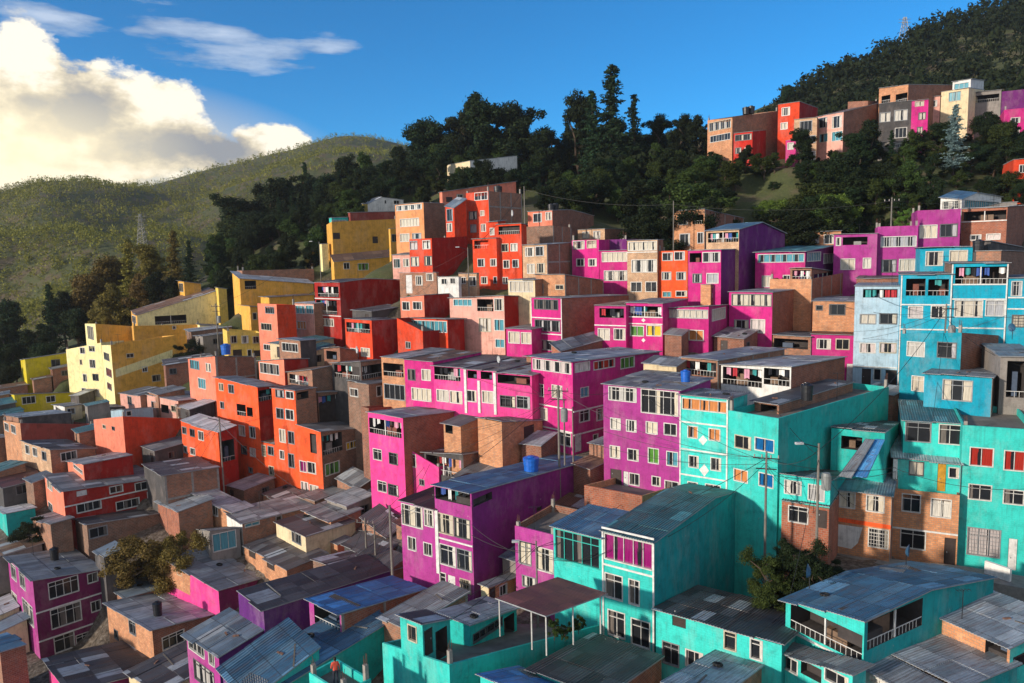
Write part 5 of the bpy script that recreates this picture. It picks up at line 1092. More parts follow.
# the body of the wood, row behind row
def sky_y(x):
    return float(np.interp(x, [225,260,300,340,380,410,430,450,480,510,545,565,590,620,650,680,705,725,745], [205,185,168,160,156,150,128,120,118,120,138,124,122,120,126,128,132,146,164]))
for d, dy, step in [(208, 0, 11), (200, 12, 12), (192, 26, 13), (183, 42, 14), (174, 60, 16), (166, 76, 17), (160, 90, 17), (154, 104, 18)]:
    x = 232 + rt.uniform(0, 10)
    while x < 745:
        y = sky_y(x) + dy + rt.uniform(-9, 9)
        p = at(x, y, d); g = ground(p.x, p.y)
        if p.z - g > 2.2 and not (d < 165 and x < 235) and not (d < 158 and 380 < x < 560):
            kd = rt.choice(['tall', 'round', 'conifer', 'conifer', 'tall'])
            tree_px(x, y, d + rt.uniform(-5, 5), kd, {'conifer': 'con'}.get(kd, rt.choice(['dark', 'dark', 'mid'])), 'dark %s in the thick of the wood behind the houses' % ('conifer' if kd == 'conifer' else 'leafy tree'), GW, rt.uniform(.9, 1.5), rt)
        x += step * rt.uniform(.7, 1.3)
# slope under the ridge houses
for d, y0, y1, step, x0, x1 in [(138, 145, 172, 12, 700, 1040), (131, 155, 185, 12, 690, 1040), (124, 168, 196, 13, 690, 1040), (117, 188, 212, 14, 640, 1040)]:
    x = x0
    while x < x1:
        bare = 700 < x < 800 and d < 133
        if not (bare and rt.random() < .7):
            y = rt.uniform(y0, y1) - (20 if x > 960 and d > 130 else 0)
            kd = rt.choice(['round', 'round', 'bush', 'tall']) if not bare else 'bush'
            tree_px(x, y, d + rt.uniform(-3, 3), kd, rt.choice(['dark', 'dark', 'mid']), 'dark green %s on the slope under the ridge houses' % ('bush' if kd == 'bush' else 'tree'), 'trees on the slope under the ridge houses', rt.uniform(1.0, 1.5), rt)
        x += step * rt.uniform(.7, 1.3)
def scatter(n, x0, x1, d0, d1, h0, h1, label, group, seed, keep=lambda px, d: True):
    r = random.Random(seed)
    for _ in range(n):
        px = r.uniform(x0, x1); dd = r.uniform(d0, d1)
        if not keep(px, dd): continue
        X = (px - 512) / F * dd; kd = r.choice(['round', 'round', 'bush', 'tall']); h = r.uniform(h0, h1) * (.7 if kd == 'bush' else 1)
        tree(kd, r.randrange(3), r.choice(['dark', 'dark', 'mid']), (X, dd, ground(X, dd)), h, r.uniform(.9, 1.4), r.uniform(0, 6), 'bush' if kd == 'bush' else 'broadleaf_tree', label % ('bush' if kd == 'bush' else 'tree'), group, 'bush' if kd == 'bush' else 'tree')
scatter(60, 545, 705, 138, 172, 5, 9, 'dark green %s on the steep ground just above the brick gable house', 'trees above the brick gable house', 31)
scatter(45, 215, 330, 150, 185, 5, 9, 'dark green %s on the bank between the ochre houses and the wood', 'trees above the ochre houses', 32)
scatter(40, 330, 470, 164, 190, 5, 9, 'dark green %s behind the white gabled house', 'trees behind the white gabled house', 34)
scatter(62, 690, 1035, 116, 139, 4.5, 8, 'dark green %s on the slope under the ridge houses', 'trees on the slope under the ridge houses', 33, lambda px, dd: not (695 < px < 790 and dd < 134))
# brown wood to the left of the yellow houses
for px, yt, d, kd, lf, w in [(172,230,168,'conifer','olive',1.4),(188,240,165,'conifer','con',1.3),(150,243,172,'tall','olive',1.2),(126,238,172,'conifer','olive',1.4),(105,252,176,'tall','olive',1.2),(85,262,172,'round','dry',1.0),
    (62,284,165,'round','dark',1.0),(48,284,160,'conifer','con',1.3),(112,276,160,'round','olive',1.0),(140,270,160,'round','dry',1.0),(165,265,158,'round','dark',1.0),(30,318,150,'round','dark',1.0),(12,335,145,'round','dark',1.0),(75,300,152,'round','dark',1.0),
    (100,300,150,'round','olive',1.0),(10,300,160,'tall','dark',1.2),(-8,320,150,'round','dark',1.0),(232,238,168,'tall','mid',1.1),(215,262,160,'round','mid',1.0),(250,225,175,'tall','dark',1.2),(262,212,178,'conifer','con',1.2),(40,335,142,'round','dark',1.0),(5,360,138,'round','dark',1.1),(205,300,158,'bush','fresh',1.0)]:
    tree_px(px, yt, d, kd, lf, 'brownish tree of the dense grove beside the yellow houses', 'grove beside the yellow houses', w, rt)
# trees among the houses
for px, yt, d, kd, lf, w, lb in [
 (146, 512, 73.5, 'bush', 'dry', 1.1, 'wide brown leafed tree over the yard roofs'), (172, 520, 73, 'bush', 'dry', 1.0, 'brown bushy tree joined to the wide brown one'),
 (28, 512, 80, 'bush', 'dark', 1.1, 'dark shrub above the dark purple house'), (186, 336, 124, 'bush', 'dark', 1.3, 'round dark bush behind the striped ochre house'),
 (790, 528, 49, 'bush', 'dark', 1.0, 'dark dense bush against the long teal flank'), (812, 545, 48, 'bush', 'dark', 1.0, 'dark bush spilling onto the vacant lot'), (772, 545, 48.5, 'bush', 'mid', 1.0, 'smaller green bush at the foot of the teal flank'),
 (800, 536, 50.5, 'bush', 'dark', 1.3, 'tallest dark bush in the middle of the vacant lot'), (832, 556, 49.5, 'bush', 'dark', 1.2, 'low dark bush beside the street pavement')]:
    p = at(px, yt, d); g = ground(p.x, p.y)
    tree_px(px, yt, d, kd, lf, lb, None, w, rt, name='bush', cat='bush')

# ------------------------------------------------------------------ distant forest: one mass per hill
def forest(name, XYZ, count, h0, h1, leaf, seed, quads):
    rs = np.random.RandomState(seed); X, Y, Z = XYZ; m, n = X.shape
    # three crown templates of small leaf faces
    tm = []
    for k in range(4):
        r = random.Random(seed + k); mb = MB()
        for q in range(5):
            leaves(mb, (r.gauss(0, .14), r.gauss(0, .14), r.uniform(.35, .85)), r.uniform(.16, .26), quads // 5, .075, r, 1.1)
        tm.append((np.array(mb.v).reshape(-1, 4, 3), np.array(mb.uv).reshape(-1, 4, 2)))
    VV = []; UU = []
    j = rs.rand(count) * (m - 1) * .80; i = rs.rand(count) * (n - 1)
    for a in range(count):
        jj = int(j[a]); ii = int(i[a]); fj = j[a] - jj; fi = i[a] - ii
        bl = lambda A: (A[jj, ii] * (1 - fj) + A[jj + 1, ii] * fj) * (1 - fi) + (A[jj, ii + 1] * (1 - fj) + A[jj + 1, ii + 1] * fj) * fi
        x, y, z = bl(X), bl(Y), bl(Z)
        t, u = tm[rs.randint(4)]; h = h0 + (h1 - h0) * rs.rand() ** 1.6; w = h * (.7 + .5 * rs.rand()); an = rs.rand() * 6.28; c, s = math.cos(an), math.sin(an)
        q = np.empty_like(t); q[..., 0] = (t[..., 0] * c - t[..., 1] * s) * w + x; q[..., 1] = (t[..., 0] * s + t[..., 1] * c) * w + y; q[..., 2] = t[..., 2] * h + z - .25 * h
        VV.append(q.reshape(-1, 3)); uu = u.copy(); uu[..., 0] = np.clip(uu[..., 0] * .5 + .5 * rs.rand(), 0, 1); UU.append(uu.reshape(-1, 2))
    V = np.concatenate(VV); U = np.concatenate(UU); nf = len(V) // 4
    me = bpy.data.meshes.new(name); me.vertices.add(len(V)); me.vertices.foreach_set('co', V.ravel())
    me.loops.add(len(V)); me.loops.foreach_set('vertex_index', np.arange(len(V), dtype=np.int32)); me.polygons.add(nf)
    me.polygons.foreach_set('loop_start', np.arange(nf, dtype=np.int32) * 4); me.polygons.foreach_set('loop_total', np.full(nf, 4, dtype=np.int32))
    ul = me.uv_layers.new(name='UVMap'); ul.data.foreach_set('uv', U.ravel()); me.materials.append(LM[leaf]); me.update(); me.validate()
    o = bpy.data.objects.new(name, me); COL.objects.link(o)
    tag(o, {'far': 'sunlit scrubby forest covering the far hill', 'dark': 'dark forest covering the high hill behind the ridge houses'}[leaf], 'forest', kind='stuff')
forest('forest', far, 19000, 3, 8.5, 'far', 3, 30)
forest('forest', right, 2600, 6, 13, 'dark', 5, 60)

# ------------------------------------------------------------------ poles, wires, pylons
steel = plain('pole_concrete', (120, 114, 106), .85); dkm = plain('dark_metal', (52, 52, 54), .5, .4)
TOPS = {}
def pole(key, t, x, y0, y1, d, label, lamp=0, cross=True, trans=False, r=.14):
    a = at(*tp(t, x, y0), d); b = at(*tp(t, x, y1), d); root = empty('utility_pole', (a.x, a.y, min(b.z, ground(a.x, a.y)) - 1.0)); tag(root, label, 'utility pole')
    H_ = a.z - root.location.z; mb = MB(); mb.bar((0, 0, 0), (0, 0, H_), r, r2=r * .65, n=8); mb.build('shaft', steel, root)
    if cross:
        mb = MB(); mb.bar((-.9, .3, H_ - .5), (.9, -.3, H_ - .5), .05); mb.bar((-.7, .24, H_ - 1.3), (.7, -.24, H_ - 1.3), .05); c = mb.build('crossarm', dkm, root)
        mb = MB()
        for q in (-.8, -.3, .3, .8): mb.bar((q, -q / 3, H_ - .45), (q, -q / 3, H_ - .22), .05)
        mb.build('insulators', plain('insulator', (160, 150, 140), .4), c)
    if trans:
        mb = MB(); mb.lathe([(0, H_ - 3.3), (.32, H_ - 3.3), (.34, H_ - 2.3), (.25, H_ - 2.1), (0, H_ - 2.1)], 12, (.5, -.2)); mb.build('transformer', plain('transformer_grey', (128, 130, 128), .5), root)
    if lamp:
        mb = MB(); mb.bar((0, 0, H_ - .3), (lamp * 1.3, -.2, H_ + .1), .035); ar = mb.build('lamp_arm', dkm, root)
        mb = MB(); mb.box((min(lamp * 1.2, lamp * 1.75), -.32, H_ + .02), (max(lamp * 1.2, lamp * 1.75), -.08, H_ + .16)); mb.build('lamp_head', plain('lamp_grey', (180, 182, 184), .4), ar)
    TOPS[key] = a
pole('p1', 'B3', 600, 248, 490, 66, 'weathered pole with transformer before the magenta corner house', trans=True)
pole('p2', 'B3', 622, 300, 490, 67, 'thin second pole beside the transformer pole', cross=False, r=.1)
pole('p3', 'B3', 655, 330, 490, 68, 'thin pole against the corner of the magenta corner house', cross=False, r=.09)
pole('p4', 'C2', 555, 128, 270, 68, 'grey pole with a bracket among the black roofs', r=.13)
pole('p5', 'C2', 586, 150, 262, 66.5, 'thin bare pole next to the bracketed grey pole', cross=False, r=.11)
pole('p6', 'C2', 638, 85, 325, 60, 'tall grey pole before the purple house', cross=False, r=.15)
pole('p7', 'B4', 632, 500, 690, 53.5, 'dark pole in front of the blue curtained teal house', r=.12)
pole('p8', 'B5', 148, 468, 760, 51, 'street lamp pole by the low aqua house', lamp=-1, cross=False, r=.12, trans=True)
pole('p9', 'A5', 425, 142, 250, 99, 'concrete pole above the orchid houses under the wood', r=.13)
pole('p10', 'A4', 279, 155, 196, 111, 'thin pole behind the tan brick tower', cross=False, r=.1)
pole('p11', 'A3', 471, 100, 250, 122, 'tall thin pole beside the tall orange red tower', cross=False, r=.12)
pole('p12', 'A3', 257, 332, 430, 108, 'street lamp pole before the blank red flank', lamp=-1, cross=False, r=.1)
pole('p13', 'B1', 832, 372, 590, 84, 'pole before the orange house with silver roof', r=.12, lamp=-1, cross=False)
pole('p14', 'A1', 818, 545, 730, 126, 'grey pole rising beside the pale sloped house', r=.13, trans=True)
pole('p15', 'A2', 452, 310, 470, 138, 'pole between the ochre houses and the wood', r=.1, lamp=-1, cross=False)
pole('p16', 'C3', 458, 205, 345, 51.3, 'slim pole before the orchid house with brick parapet', r=.09, lamp=-1, cross=False)
pole('p17', 'A5', 632, 545, 640, 71, 'short pole at the corner of the cyan houses', r=.1, trans=True)
pole('p18', 'B2', 72, 372, 590, 82.5, 'thin pole before the corner of the orange tower', r=.1, cross=False) if False else None
def cable(a, b, sag, r=.022, label='thin power cable strung between the poles'):
    mb = MB(); n = 14; P = [a.lerp(b, k / n) + Vector((0, 0, -sag * 4 * (k / n) * (1 - k / n))) for k in range(n + 1)]
    for p, q in zip(P, P[1:]): mb.bar(p, q, r, n=4)
    o = mb.build('power_cable', plain('cable_black', (30, 30, 32), .6)); tag(o, label, 'cable', 'power cables between the poles')
tops = lambda k, dz=0, dx=0: TOPS[k] + Vector((dx, 0, -dz))
for a, b, s in [('p11', 'p10', 1.0), ('p10', 'p9', 1.0), ('p7', 'p8', .7), ('p1', 'p7', 1.2), ('p6', 'p1', .9), ('p4', 'p6', .5), ('p5', 'p6', .5), ('p8', 'p17', 1.0), ('p13', 'p4', 1.5), ('p12', 'p11', .8), ('p14', 'p15', .8), ('p16', 'p7', .9)]:
    cable(tops(a, .5), tops(b, .5), s)
for (t, x0, y0, d0, x1, y1, d1, s) in [('B5', -20, 535, 55, 440, 560, 55, .5), ('B5', -20, 590, 53, 440, 575, 53.5, .5), ('B5', 430, 560, 53.5, 950, 640, 50, .6), ('B4', 10, 420, 62, 640, 520, 54, .6), ('B4', 10, 480, 62, 640, 545, 54, .6),
        ('A5', 280, 650, 78, 640, 560, 70, .6), ('A5', 280, 690, 78, 860, 590, 69, .8), ('A5', 640, 560, 70.5, 930, 590, 68, .5), ('A5', 420, 150, 98.6, 880, 135, 100, .8), ('C3', 240, 185, 55, 455, 240, 51.3, .4), ('C3', 240, 150, 55, 400, 245, 52.5, .3)]:
    cable(at(*tp(t, x0, y0), d0), at(*tp(t, x1, y1), d1), s, .02, 'loose dark cable hanging across house fronts')
rc = random.Random(41)
for k in ('p1', 'p4', 'p6', 'p7', 'p8', 'p13', 'p17', 'p12', 'p16'):
    A_ = TOPS[k]; cand = sorted([s for s in SPECS if s['name'] == 'house' and 4 < (s['Nw'] - A_).length < 24], key=lambda s: (s['Nw'] - A_).length)[:9]
    for s in rc.sample(cand, min(5, len(cand))):
        f_ = rc.uniform(0, 1); q = s['Mw'] @ Vector((-.03, s['wF'] * f_, s['rz'](0, s['wF'] * f_) - rc.uniform(.3, 1.2)))
        cable(A_ - Vector((0, 0, rc.uniform(.3, 1.4))), q, rc.uniform(.2, .8), .018, 'thin cable dropping from a pole to a house front')
def pylon(px, y0, y1, d, w, label):
    a = at(px, y0, d); b = at(px, y1, d); root = empty('transmission_tower', (a.x, a.y, b.z)); tag(root, label, 'pylon'); H_ = a.z - b.z; mb = MB(); r = H_ * .009
    wd = lambda t: w * (1 - t * .8)
    for sx, sy in ((1, 1), (1, -1), (-1, -1), (-1, 1)):
        mb.bar((sx * wd(0), sy * wd(0), -3), (sx * wd(1), sy * wd(1), H_), r)
    n = 7
    for k in range(n):
        t0, t1 = k / n, (k + 1) / n; C4 = [(1, 1), (1, -1), (-1, -1), (-1, 1)]
        for q in range(4):
            p, s = C4[q], C4[(q + 1) % 4]
            mb.bar((p[0] * wd(t0), p[1] * wd(t0), H_ * t0), (s[0] * wd(t1), s[1] * wd(t1), H_ * t1), r * .7); mb.bar((s[0] * wd(t0), s[1] * wd(t0), H_ * t0), (p[0] * wd(t1), p[1] * wd(t1), H_ * t1), r * .7)
    mb.build('lattice', plain('pylon_steel', (150, 146, 136), .5, .3), root)
    mb = MB()
    for t in (.8, .92):
        mb.bar((-w * 1.2, 0, H_ * t), (w * 1.2, 0, H_ * t), r)
    mb.build('crossarm', plain('pylon_steel', (150, 146, 136), .5, .3), root)
pylon(140, 214, 244, 300, 1.6, 'pale lattice pylon standing against the far hill')
pylon(905, 17, 44, 302, 2.0, 'dark lattice pylon on the high hill skyline')

# ------------------------------------------------------------------ things on the roofs
def on_roof(sp, fx, fy):
    x, y = sp['wS'] * fx, sp['wF'] * fy
    return sp['Mw'] @ Vector((x, y, sp['rz'](x, y) + .09))
def by(label): return next(s for s in SPECS if s['label'].startswith(label))
def tank(loc, r, h, col, label):
    root = empty('water_tank', loc); tag(root, label, 'water tank', 'rooftop water tanks'); mb = MB()
    mb.lathe([(r * .88, -.3), (r * .9, h * .3), (r * .96, h * .32), (r * .95, h * .62), (r, h * .64), (r, h * .9), (r * .3, h)], 16); mb.build('barrel', plain('tank_' + col, {'blue': (24, 96, 190), 'black': (30, 30, 34)}[col], .4), root)
    mb = MB(); mb.lathe([(r * .45, h * .97), (r * .45, h * 1.05), (0, h * 1.08)], 12); mb.build('lid', plain('tank_' + col, (30, 30, 34), .4), root)
def tank_px(t, x, y, d, r, h, col, label):
    p = at(*tp(t, x, y), d); tank(p, r, h, col, label)
tank_px('B3', 498, 560, 64, .72, 1.0, 'blue', 'bright blue water tank on the blue tin roof')
tank_px('B1', 858, 122, 99, .65, 1.1, 'blue', 'blue water tank on the salmon pink house')
tank_px('A3', 574, 190, 124, .6, 1.0, 'black', 'black water tank on the brick gable house')
tank_px('A3', 590, 188, 125, .6, 1.0, 'black', 'second black tank behind the one on the gable house')
tank_px('A3', 372, 125, 141, .8, 1.3, 'black', 'black water tank at the end of the pink house')
tank_px('A5', 752, 340, 85, .6, 1.1, 'black', 'black tank on the dark shed roofs by cyan house')
tank_px('B4', 785, 290, 61, .5, 1.1, 'black', 'black water tank on the long teal house')
tank_px('D', 196, 336, 152, .7, 1.1, 'black', 'black tank on the brick ridge house')
tank_px('D', 212, 334, 152.5, .7, 1.2, 'black', 'taller black tank beside the other on the ridge house')
rk = random.Random(77); SH_ = lambda l: ' '.join(l.split(' with ')[0].split(' behind ')[0].split(' beside ')[0].split()[:7])
for sp in SPECS:
    if sp['wS'] < 3.5 or sp['wF'] < 3 or sp['Nw'].y > 125 or sp['zN'] - sp['base'] < 4.5 or sp['name'] == 'shack': continue
    if rk.random() < .16 and sp['Nw'].y > 52:
        p = on_roof(sp, rk.uniform(.35, .8), rk.uniform(.3, .8)); c_ = rk.choice(['black', 'black', 'blue'])
        tank(p + Vector((0, 0, -.3 if sp['par'] else .25)), rk.uniform(.42, .6), rk.uniform(.8, 1.15), c_, '%s water tank on the roof of the %s' % (c_, SH_(sp['label'])))
    if rk.random() < .35:
        p = on_roof(sp, rk.uniform(.1, .7), rk.uniform(.1, .9)); root = empty('roof_aerial', p); mb = MB(); hh = rk.uniform(1.2, 2.4)
        tag(root, 'thin television aerial on the roof of the %s' % SH_(sp['label']), 'aerial', 'television aerials on the roofs')
        mb.bar((0, 0, -.7), (0, 0, hh), .025, n=4); mb.build('mast', dkm, root); mb = MB(); mb.bar((-.45, 0, hh), (.45, 0, hh + .02), .015, n=4)
        for q in range(5): mb.bar((-.4 + q * .2, -.3 + q * .03, hh), (-.4 + q * .2, .3 - q * .03, hh), .012, n=4)
        mb.build('antenna', dkm, root)
def dish(p, r, az, col, label):
    root = empty('satellite_dish', p, az); tag(root, label, 'satellite dish', 'rooftop satellite dishes'); mb = MB()
    mb.bar((0, 0, -.6), (0, 0, .35), .03); mb.build('mast', dkm, root)
    mb = MB(); n = 14; rings = [(0, 0), (r * .5, .06 * r * 2), (r, .25 * r * 2)]
    c = lambda q, k: (-.08 + q[1], q[0] * math.cos(2 * math.pi * k / n), .45 + q[0] * math.sin(2 * math.pi * k / n) + q[1] * .5)
    for q0, q1 in zip(rings, rings[1:]):
        for k in range(n):
            pts = [c(q0, k), c(q1, k), c(q1, k + 1), c(q0, k + 1)]
            mb.poly(pts if q0[0] else pts[1:] if False else [pts[0], pts[1], pts[2]] if not q0[0] else pts)
            mb.poly([(a - .012, b, d) for a, b, d in pts][::-1])
    mb.build('reflector', plain('dish_' + col, {'grey': (176, 178, 180), 'blue': (50, 90, 120)}[col], .4), root)
    mb = MB(); mb.bar((0, 0, .4), (r * .9, 0, .55), .015); mb.build('feed_arm', dkm, root)
for t, x, y, d, r, az, col, lb in [('B3', 378, 168, 80, .4, 3.6, 'grey', 'pale satellite dish on the dark magenta row roof'), ('C5', 425, 262, 50, .45, -.6, 'blue', 'blue satellite dish beside the street'), ('C4', 705, 335, 45, .45, 2.6, 'blue', 'blue satellite dish by the dark bush'),
        ('A3', 430, 215, 123, .55, 3.4, 'grey', 'pale dish on the small red roof cabin'), ('B5', 882, 50, 70, .4, 3.4, 'blue', 'dark dish on the brick flank of cyan house'), ('B2', 600, 130, 88, .45, 3.6, 'grey', 'pale dish on the glass fronted shack')]:
    dish(at(*tp(t, x, y), d), r, az, col, lb)
# planks, sheets, bricks and tyres lying about on the tin roofs
rj = random.Random(5)
WOOD = [plain('old_plank', (104, 96, 86), .9), plain('grey_plank', (128, 126, 120), .9)]
for sp in SPECS:
    if sp['par'] or sp['noroof'] or sp['Nw'].y > 86: continue
    if sp['wS'] < 3 or sp['wF'] < 2: continue
    k = rj.choice([0, 1, 2, 3])
    for _ in range(k):
        fx, fy = rj.uniform(.12, .9), rj.uniform(.12, .88); p = on_roof(sp, fx, fy); kind = rj.choice(['plank', 'brick', 'brick', 'sheet', 'tyre', 'plank'])
        mb = MB(); sl = (sp['rz'](sp['wS'], 0) - sp['rz'](0, 0)) / sp['wS']; sy = (sp['rz'](0, sp['wF']) - sp['rz'](0, 0)) / sp['wF']
        if kind == 'plank': L_ = rj.uniform(.5, 1.4); mb.box((-L_, -.05, .02), (L_, .05, .06)); m = rj.choice(WOOD)
        elif kind == 'brick': mb.box((-.12, -.07, .02), (.12, .07, .11)); mb.box((.16, -.05, .02), (.36, .07, .11)); m = plain('loose_brick', (120, 88, 74), .9)
        elif kind == 'sheet': mb.box((-.8, -.42, .03), (.8, .42, .05)); m = rj.choice([roofmat('light'), roofmat('rust'), roofmat('bluegrey')])
        else:
            for q in range(12):
                a0, a1 = 6.283 * q / 12, 6.283 * (q + 1) / 12; mb.bar((.24 * math.cos(a0), .24 * math.sin(a0), .1), (.24 * math.cos(a1), .24 * math.sin(a1), .1), .08, n=6)
            m = plain('tyre_rubber', (30, 30, 32), .8)
        o = mb.build({'plank': 'plank', 'brick': 'loose_bricks', 'sheet': 'tin_sheet', 'tyre': 'old_tyre'}[kind], m)
        yaw = rj.uniform(0, 6.28); T3 = Matrix(((1, 0, 0, 0), (0, 1, 0, 0), (sl, sy, 1, 0), (0, 0, 0, 1)))
        o.matrix_world = Matrix.Translation(p) @ Matrix.Rotation(math.pi / 2 - RAD(sp['phis']), 4, 'Z') @ Matrix.Rotation(-math.atan(sl), 4, 'Y') @ Matrix.Rotation(math.atan(sy), 4, 'X') @ Matrix.Rotation(yaw, 4, 'Z')
        tag(o, {'plank': 'old plank lying loose on a tin roof', 'brick': 'loose bricks weighing down a tin roof', 'sheet': 'spare tin sheet lying loose on a roof', 'tyre': 'worn black tyre weighing down a tin roof'}[kind], {'plank': 'plank', 'brick': 'brick', 'sheet': 'sheet', 'tyre': 'tyre'}[kind], 'odds and ends lying on the tin roofs')

# canopy of the aqua terrace
def canopy():
    cs = [at(*tp('C3', x, y), d) for x, y, d in ((320, 397, 45.2), (490, 458, 41.8), (700, 381, 44.5), (530, 326, 48.2))]
    root = empty('terrace_canopy', (cs[1].x, cs[1].y, cs[1].z - 3)); tag(root, 'dark red brown canopy on white posts over the aqua terrace', 'canopy')
    o = root.location; mb = MB()
    lay = [[(c - o) + Vector((0, 0, q)) for c in cs] for q in (0, -.08)]
    uvs = [(0, 0), (0, 5), (6, 5), (6, 0)]
    mb.poly(lay[0], 0, uvs); mb.poly(lay[1][::-1], 0, uvs)
    for k in range(4): mb.poly([lay[0][k], lay[0][(k + 1) % 4], lay[1][(k + 1) % 4], lay[1][k]], 1)
    mb.build('roof', [roofmat('brown'), plain('roof_edge', (150, 152, 154), .6)], root)
    for f in (.03, .45, .9):
        p = cs[1].lerp(cs[2], f) - o; mb = MB(); mb.bar(p + Vector((-.1, .15, -.08)), p + Vector((-.1, .15, -2.6)), .05); mb.build('post', framem('w'), root)
    for f in (.3, .95):
        p = cs[1].lerp(cs[0], f) - o; mb = MB(); mb.bar(p + Vector((.1, .15, -.08)), p + Vector((.1, .15, -2.6)), .05); mb.build('post', framem('w'), root)
canopy()
# potted plants under the canopy
for q, (x, y, dd, hh) in enumerate([(520, 500, 43.6, 1.5), (555, 505, 43.9, 1.2), (600, 480, 44.6, 1.4)]):
    p = at(*tp('C3', x, y + 30), dd)
    tree('bush', q, 'mid', (p.x, p.y, p.z), hh, .8, q * 2.0, 'potted_plant', ['tall green plant under the dark canopy near its corner post', 'low green plant in the middle under the dark canopy', 'green plant under the dark canopy nearest the aqua annex'][q], 'plants under the dark canopy', 'plant')
def person():
    sp = by('aqua roof terrace with low parapet'); x, y = sp['wS'] * .42, sp['wF'] * .55
    base = sp['Mw'] @ Vector((x, y, sp['rz'](x, y) - .55)); root = empty('person', base, RAD(200)); tag(root, 'person in orange red top and dark trousers standing on the aqua terrace', 'person')
    J = {'pel': (0, 0, .92, .15, .12), 'wst': (0, 0, 1.05, .14, .105), 'chs': (0, .01, 1.28, .17, .115), 'nkb': (0, .0, 1.43, .075, .07), 'nk': (0, -.01, 1.49, .055, .055), 'hd': (0, -.02, 1.58, .078, .09), 'tp': (0, -.02, 1.67, .07, .08),
         'ls': (.17, 0, 1.38, .065, .065), 'le': (.24, .05, 1.12, .045, .045), 'lw': (.2, -.14, .98, .032, .032), 'lh': (.17, -.22, .96, .04, .025), 'rs': (-.17, 0, 1.38, .065, .065), 're': (-.24, .03, 1.11, .045, .045), 'rw': (-.25, -.05, .87, .032, .032), 'rh': (-.25, -.08, .79, .04, .025),
         'lt': (.09, 0, .84, .09, .09), 'lk': (.11, -.03, .48, .06, .06), 'la': (.11, .02, .09, .042, .042), 'lf': (.12, -.13, .04, .045, .035), 'rt': (-.09, 0, .84, .09, .09), 'rk': (-.1, -.01, .48, .06, .06), 'ra': (-.11, .03, .09, .042, .042), 'rf': (-.13, -.12, .04, .045, .035)}
    for sd_, sx in (('l', 1), ('r', -1)):
        hx, hy, hz = J[sd_ + 'h'][:3]
        for k in range(5): J['%sg%d' % (sd_, k)] = (hx + sx * (.03 - .015 * k), hy - .05 - (.012 if 0 < k < 4 else 0), hz - .045, .009, .009)
    ks = list(J); ed = [('pel', 'wst'), ('wst', 'chs'), ('chs', 'nkb'), ('nkb', 'nk'), ('nk', 'hd'), ('hd', 'tp')]
    for q in 'lr': ed += [('chs', q + 's'), (q + 's', q + 'e'), (q + 'e', q + 'w'), (q + 'w', q + 'h'), ('pel', q + 't'), (q + 't', q + 'k'), (q + 'k', q + 'a'), (q + 'a', q + 'f')] + [(q + 'h', '%sg%d' % (q, k)) for k in range(5)]
    me = bpy.data.meshes.new('body'); me.from_pydata([J[k][:3] for k in ks], [(ks.index(a), ks.index(b)) for a, b in ed], [])
    o = bpy.data.objects.new('body', me); COL.objects.link(o); o.modifiers.new('Skin', 'SKIN'); o.modifiers.new('Sub', 'SUBSURF').levels = 2
    for i, k in enumerate(ks): me.skin_vertices[0].data[i].radius = J[k][3:]
    me.skin_vertices[0].data[0].use_root = True
    bpy.context.view_layer.update(); dg = bpy.context.evaluated_depsgraph_get(); bm_ = bpy.data.meshes.new_from_object(o.evaluated_get(dg)); bpy.data.objects.remove(o)
    bm_.materials.clear()
    for m in (plain('skin', (150, 104, 80), .6), plain('shirt_cloth', (214, 84, 62), .9), plain('trouser_cloth', (44, 46, 60), .9)): bm_.materials.append(m)
    for p in bm_.polygons:
        c = p.center; p.use_smooth = True; p.material_index = 2 if c.z < .95 and abs(c.x) < .2 and c.z > .06 else (1 if .93 < c.z < 1.46 and not (c.y < -.1) else 0)
    o = bpy.data.objects.new('body', bm_); COL.objects.link(o); o.parent = root
    mb = MB(); mb.lathe([(.0, 1.735), (.05, 1.725), (.088, 1.68), (.096, 1.62), (.09, 1.56), (.07, 1.53)], 14, (0, .012)); mb.build('hair', plain('hair_dark', (30, 24, 22), .7), root)
    mb = MB(); mb.bar((0, -.1, 1.6), (0, -.128, 1.565), .01, r2=.016)
    for sx in (-.03, .03): mb.box((sx - .01, -.108, 1.605), (sx + .01, -.1, 1.615))
    mb.box((-.02, -.106, 1.535), (.02, -.098, 1.541)); mb.build('face', plain('skin', (150, 104, 80), .6), root)
person()
# two sheets sloping from the teal shed down to the low roof, and the white kerb wall of the street
def slab(name, pts, th, mat, parent=None):
    mb = MB(); dn = Vector((0, 0, -th)); mb.poly(pts, 0, [(0, 0), (1, 0), (1, 5), (0, 5)]); mb.poly([p + dn for p in pts][::-1])
    for k in range(4): a, b = pts[k], pts[(k + 1) % 4]; mb.poly([a, b, b + dn, a + dn])
    return mb.build(name, mat, parent)
for q, (x0, x1, x2, x3, mt, lb) in enumerate([(325, 360, 272, 222, 'zinc', 'grey sheet ramp sloping down beside the blue one'), (362, 398, 330, 276, 'bright', 'blue sheet ramp sloping down before the teal shed')]):
    tag(slab('sheet_ramp', [at(*tp('B5', *p)) if False else at(*tp('B5', p[0], p[1]), p[2]) for p in ((x0, 450, 57.6), (x1, 453, 57.2), (x2, 598, 54.6), (x3, 590, 55.0))], .06, roofmat(mt)), lb, 'ramp')
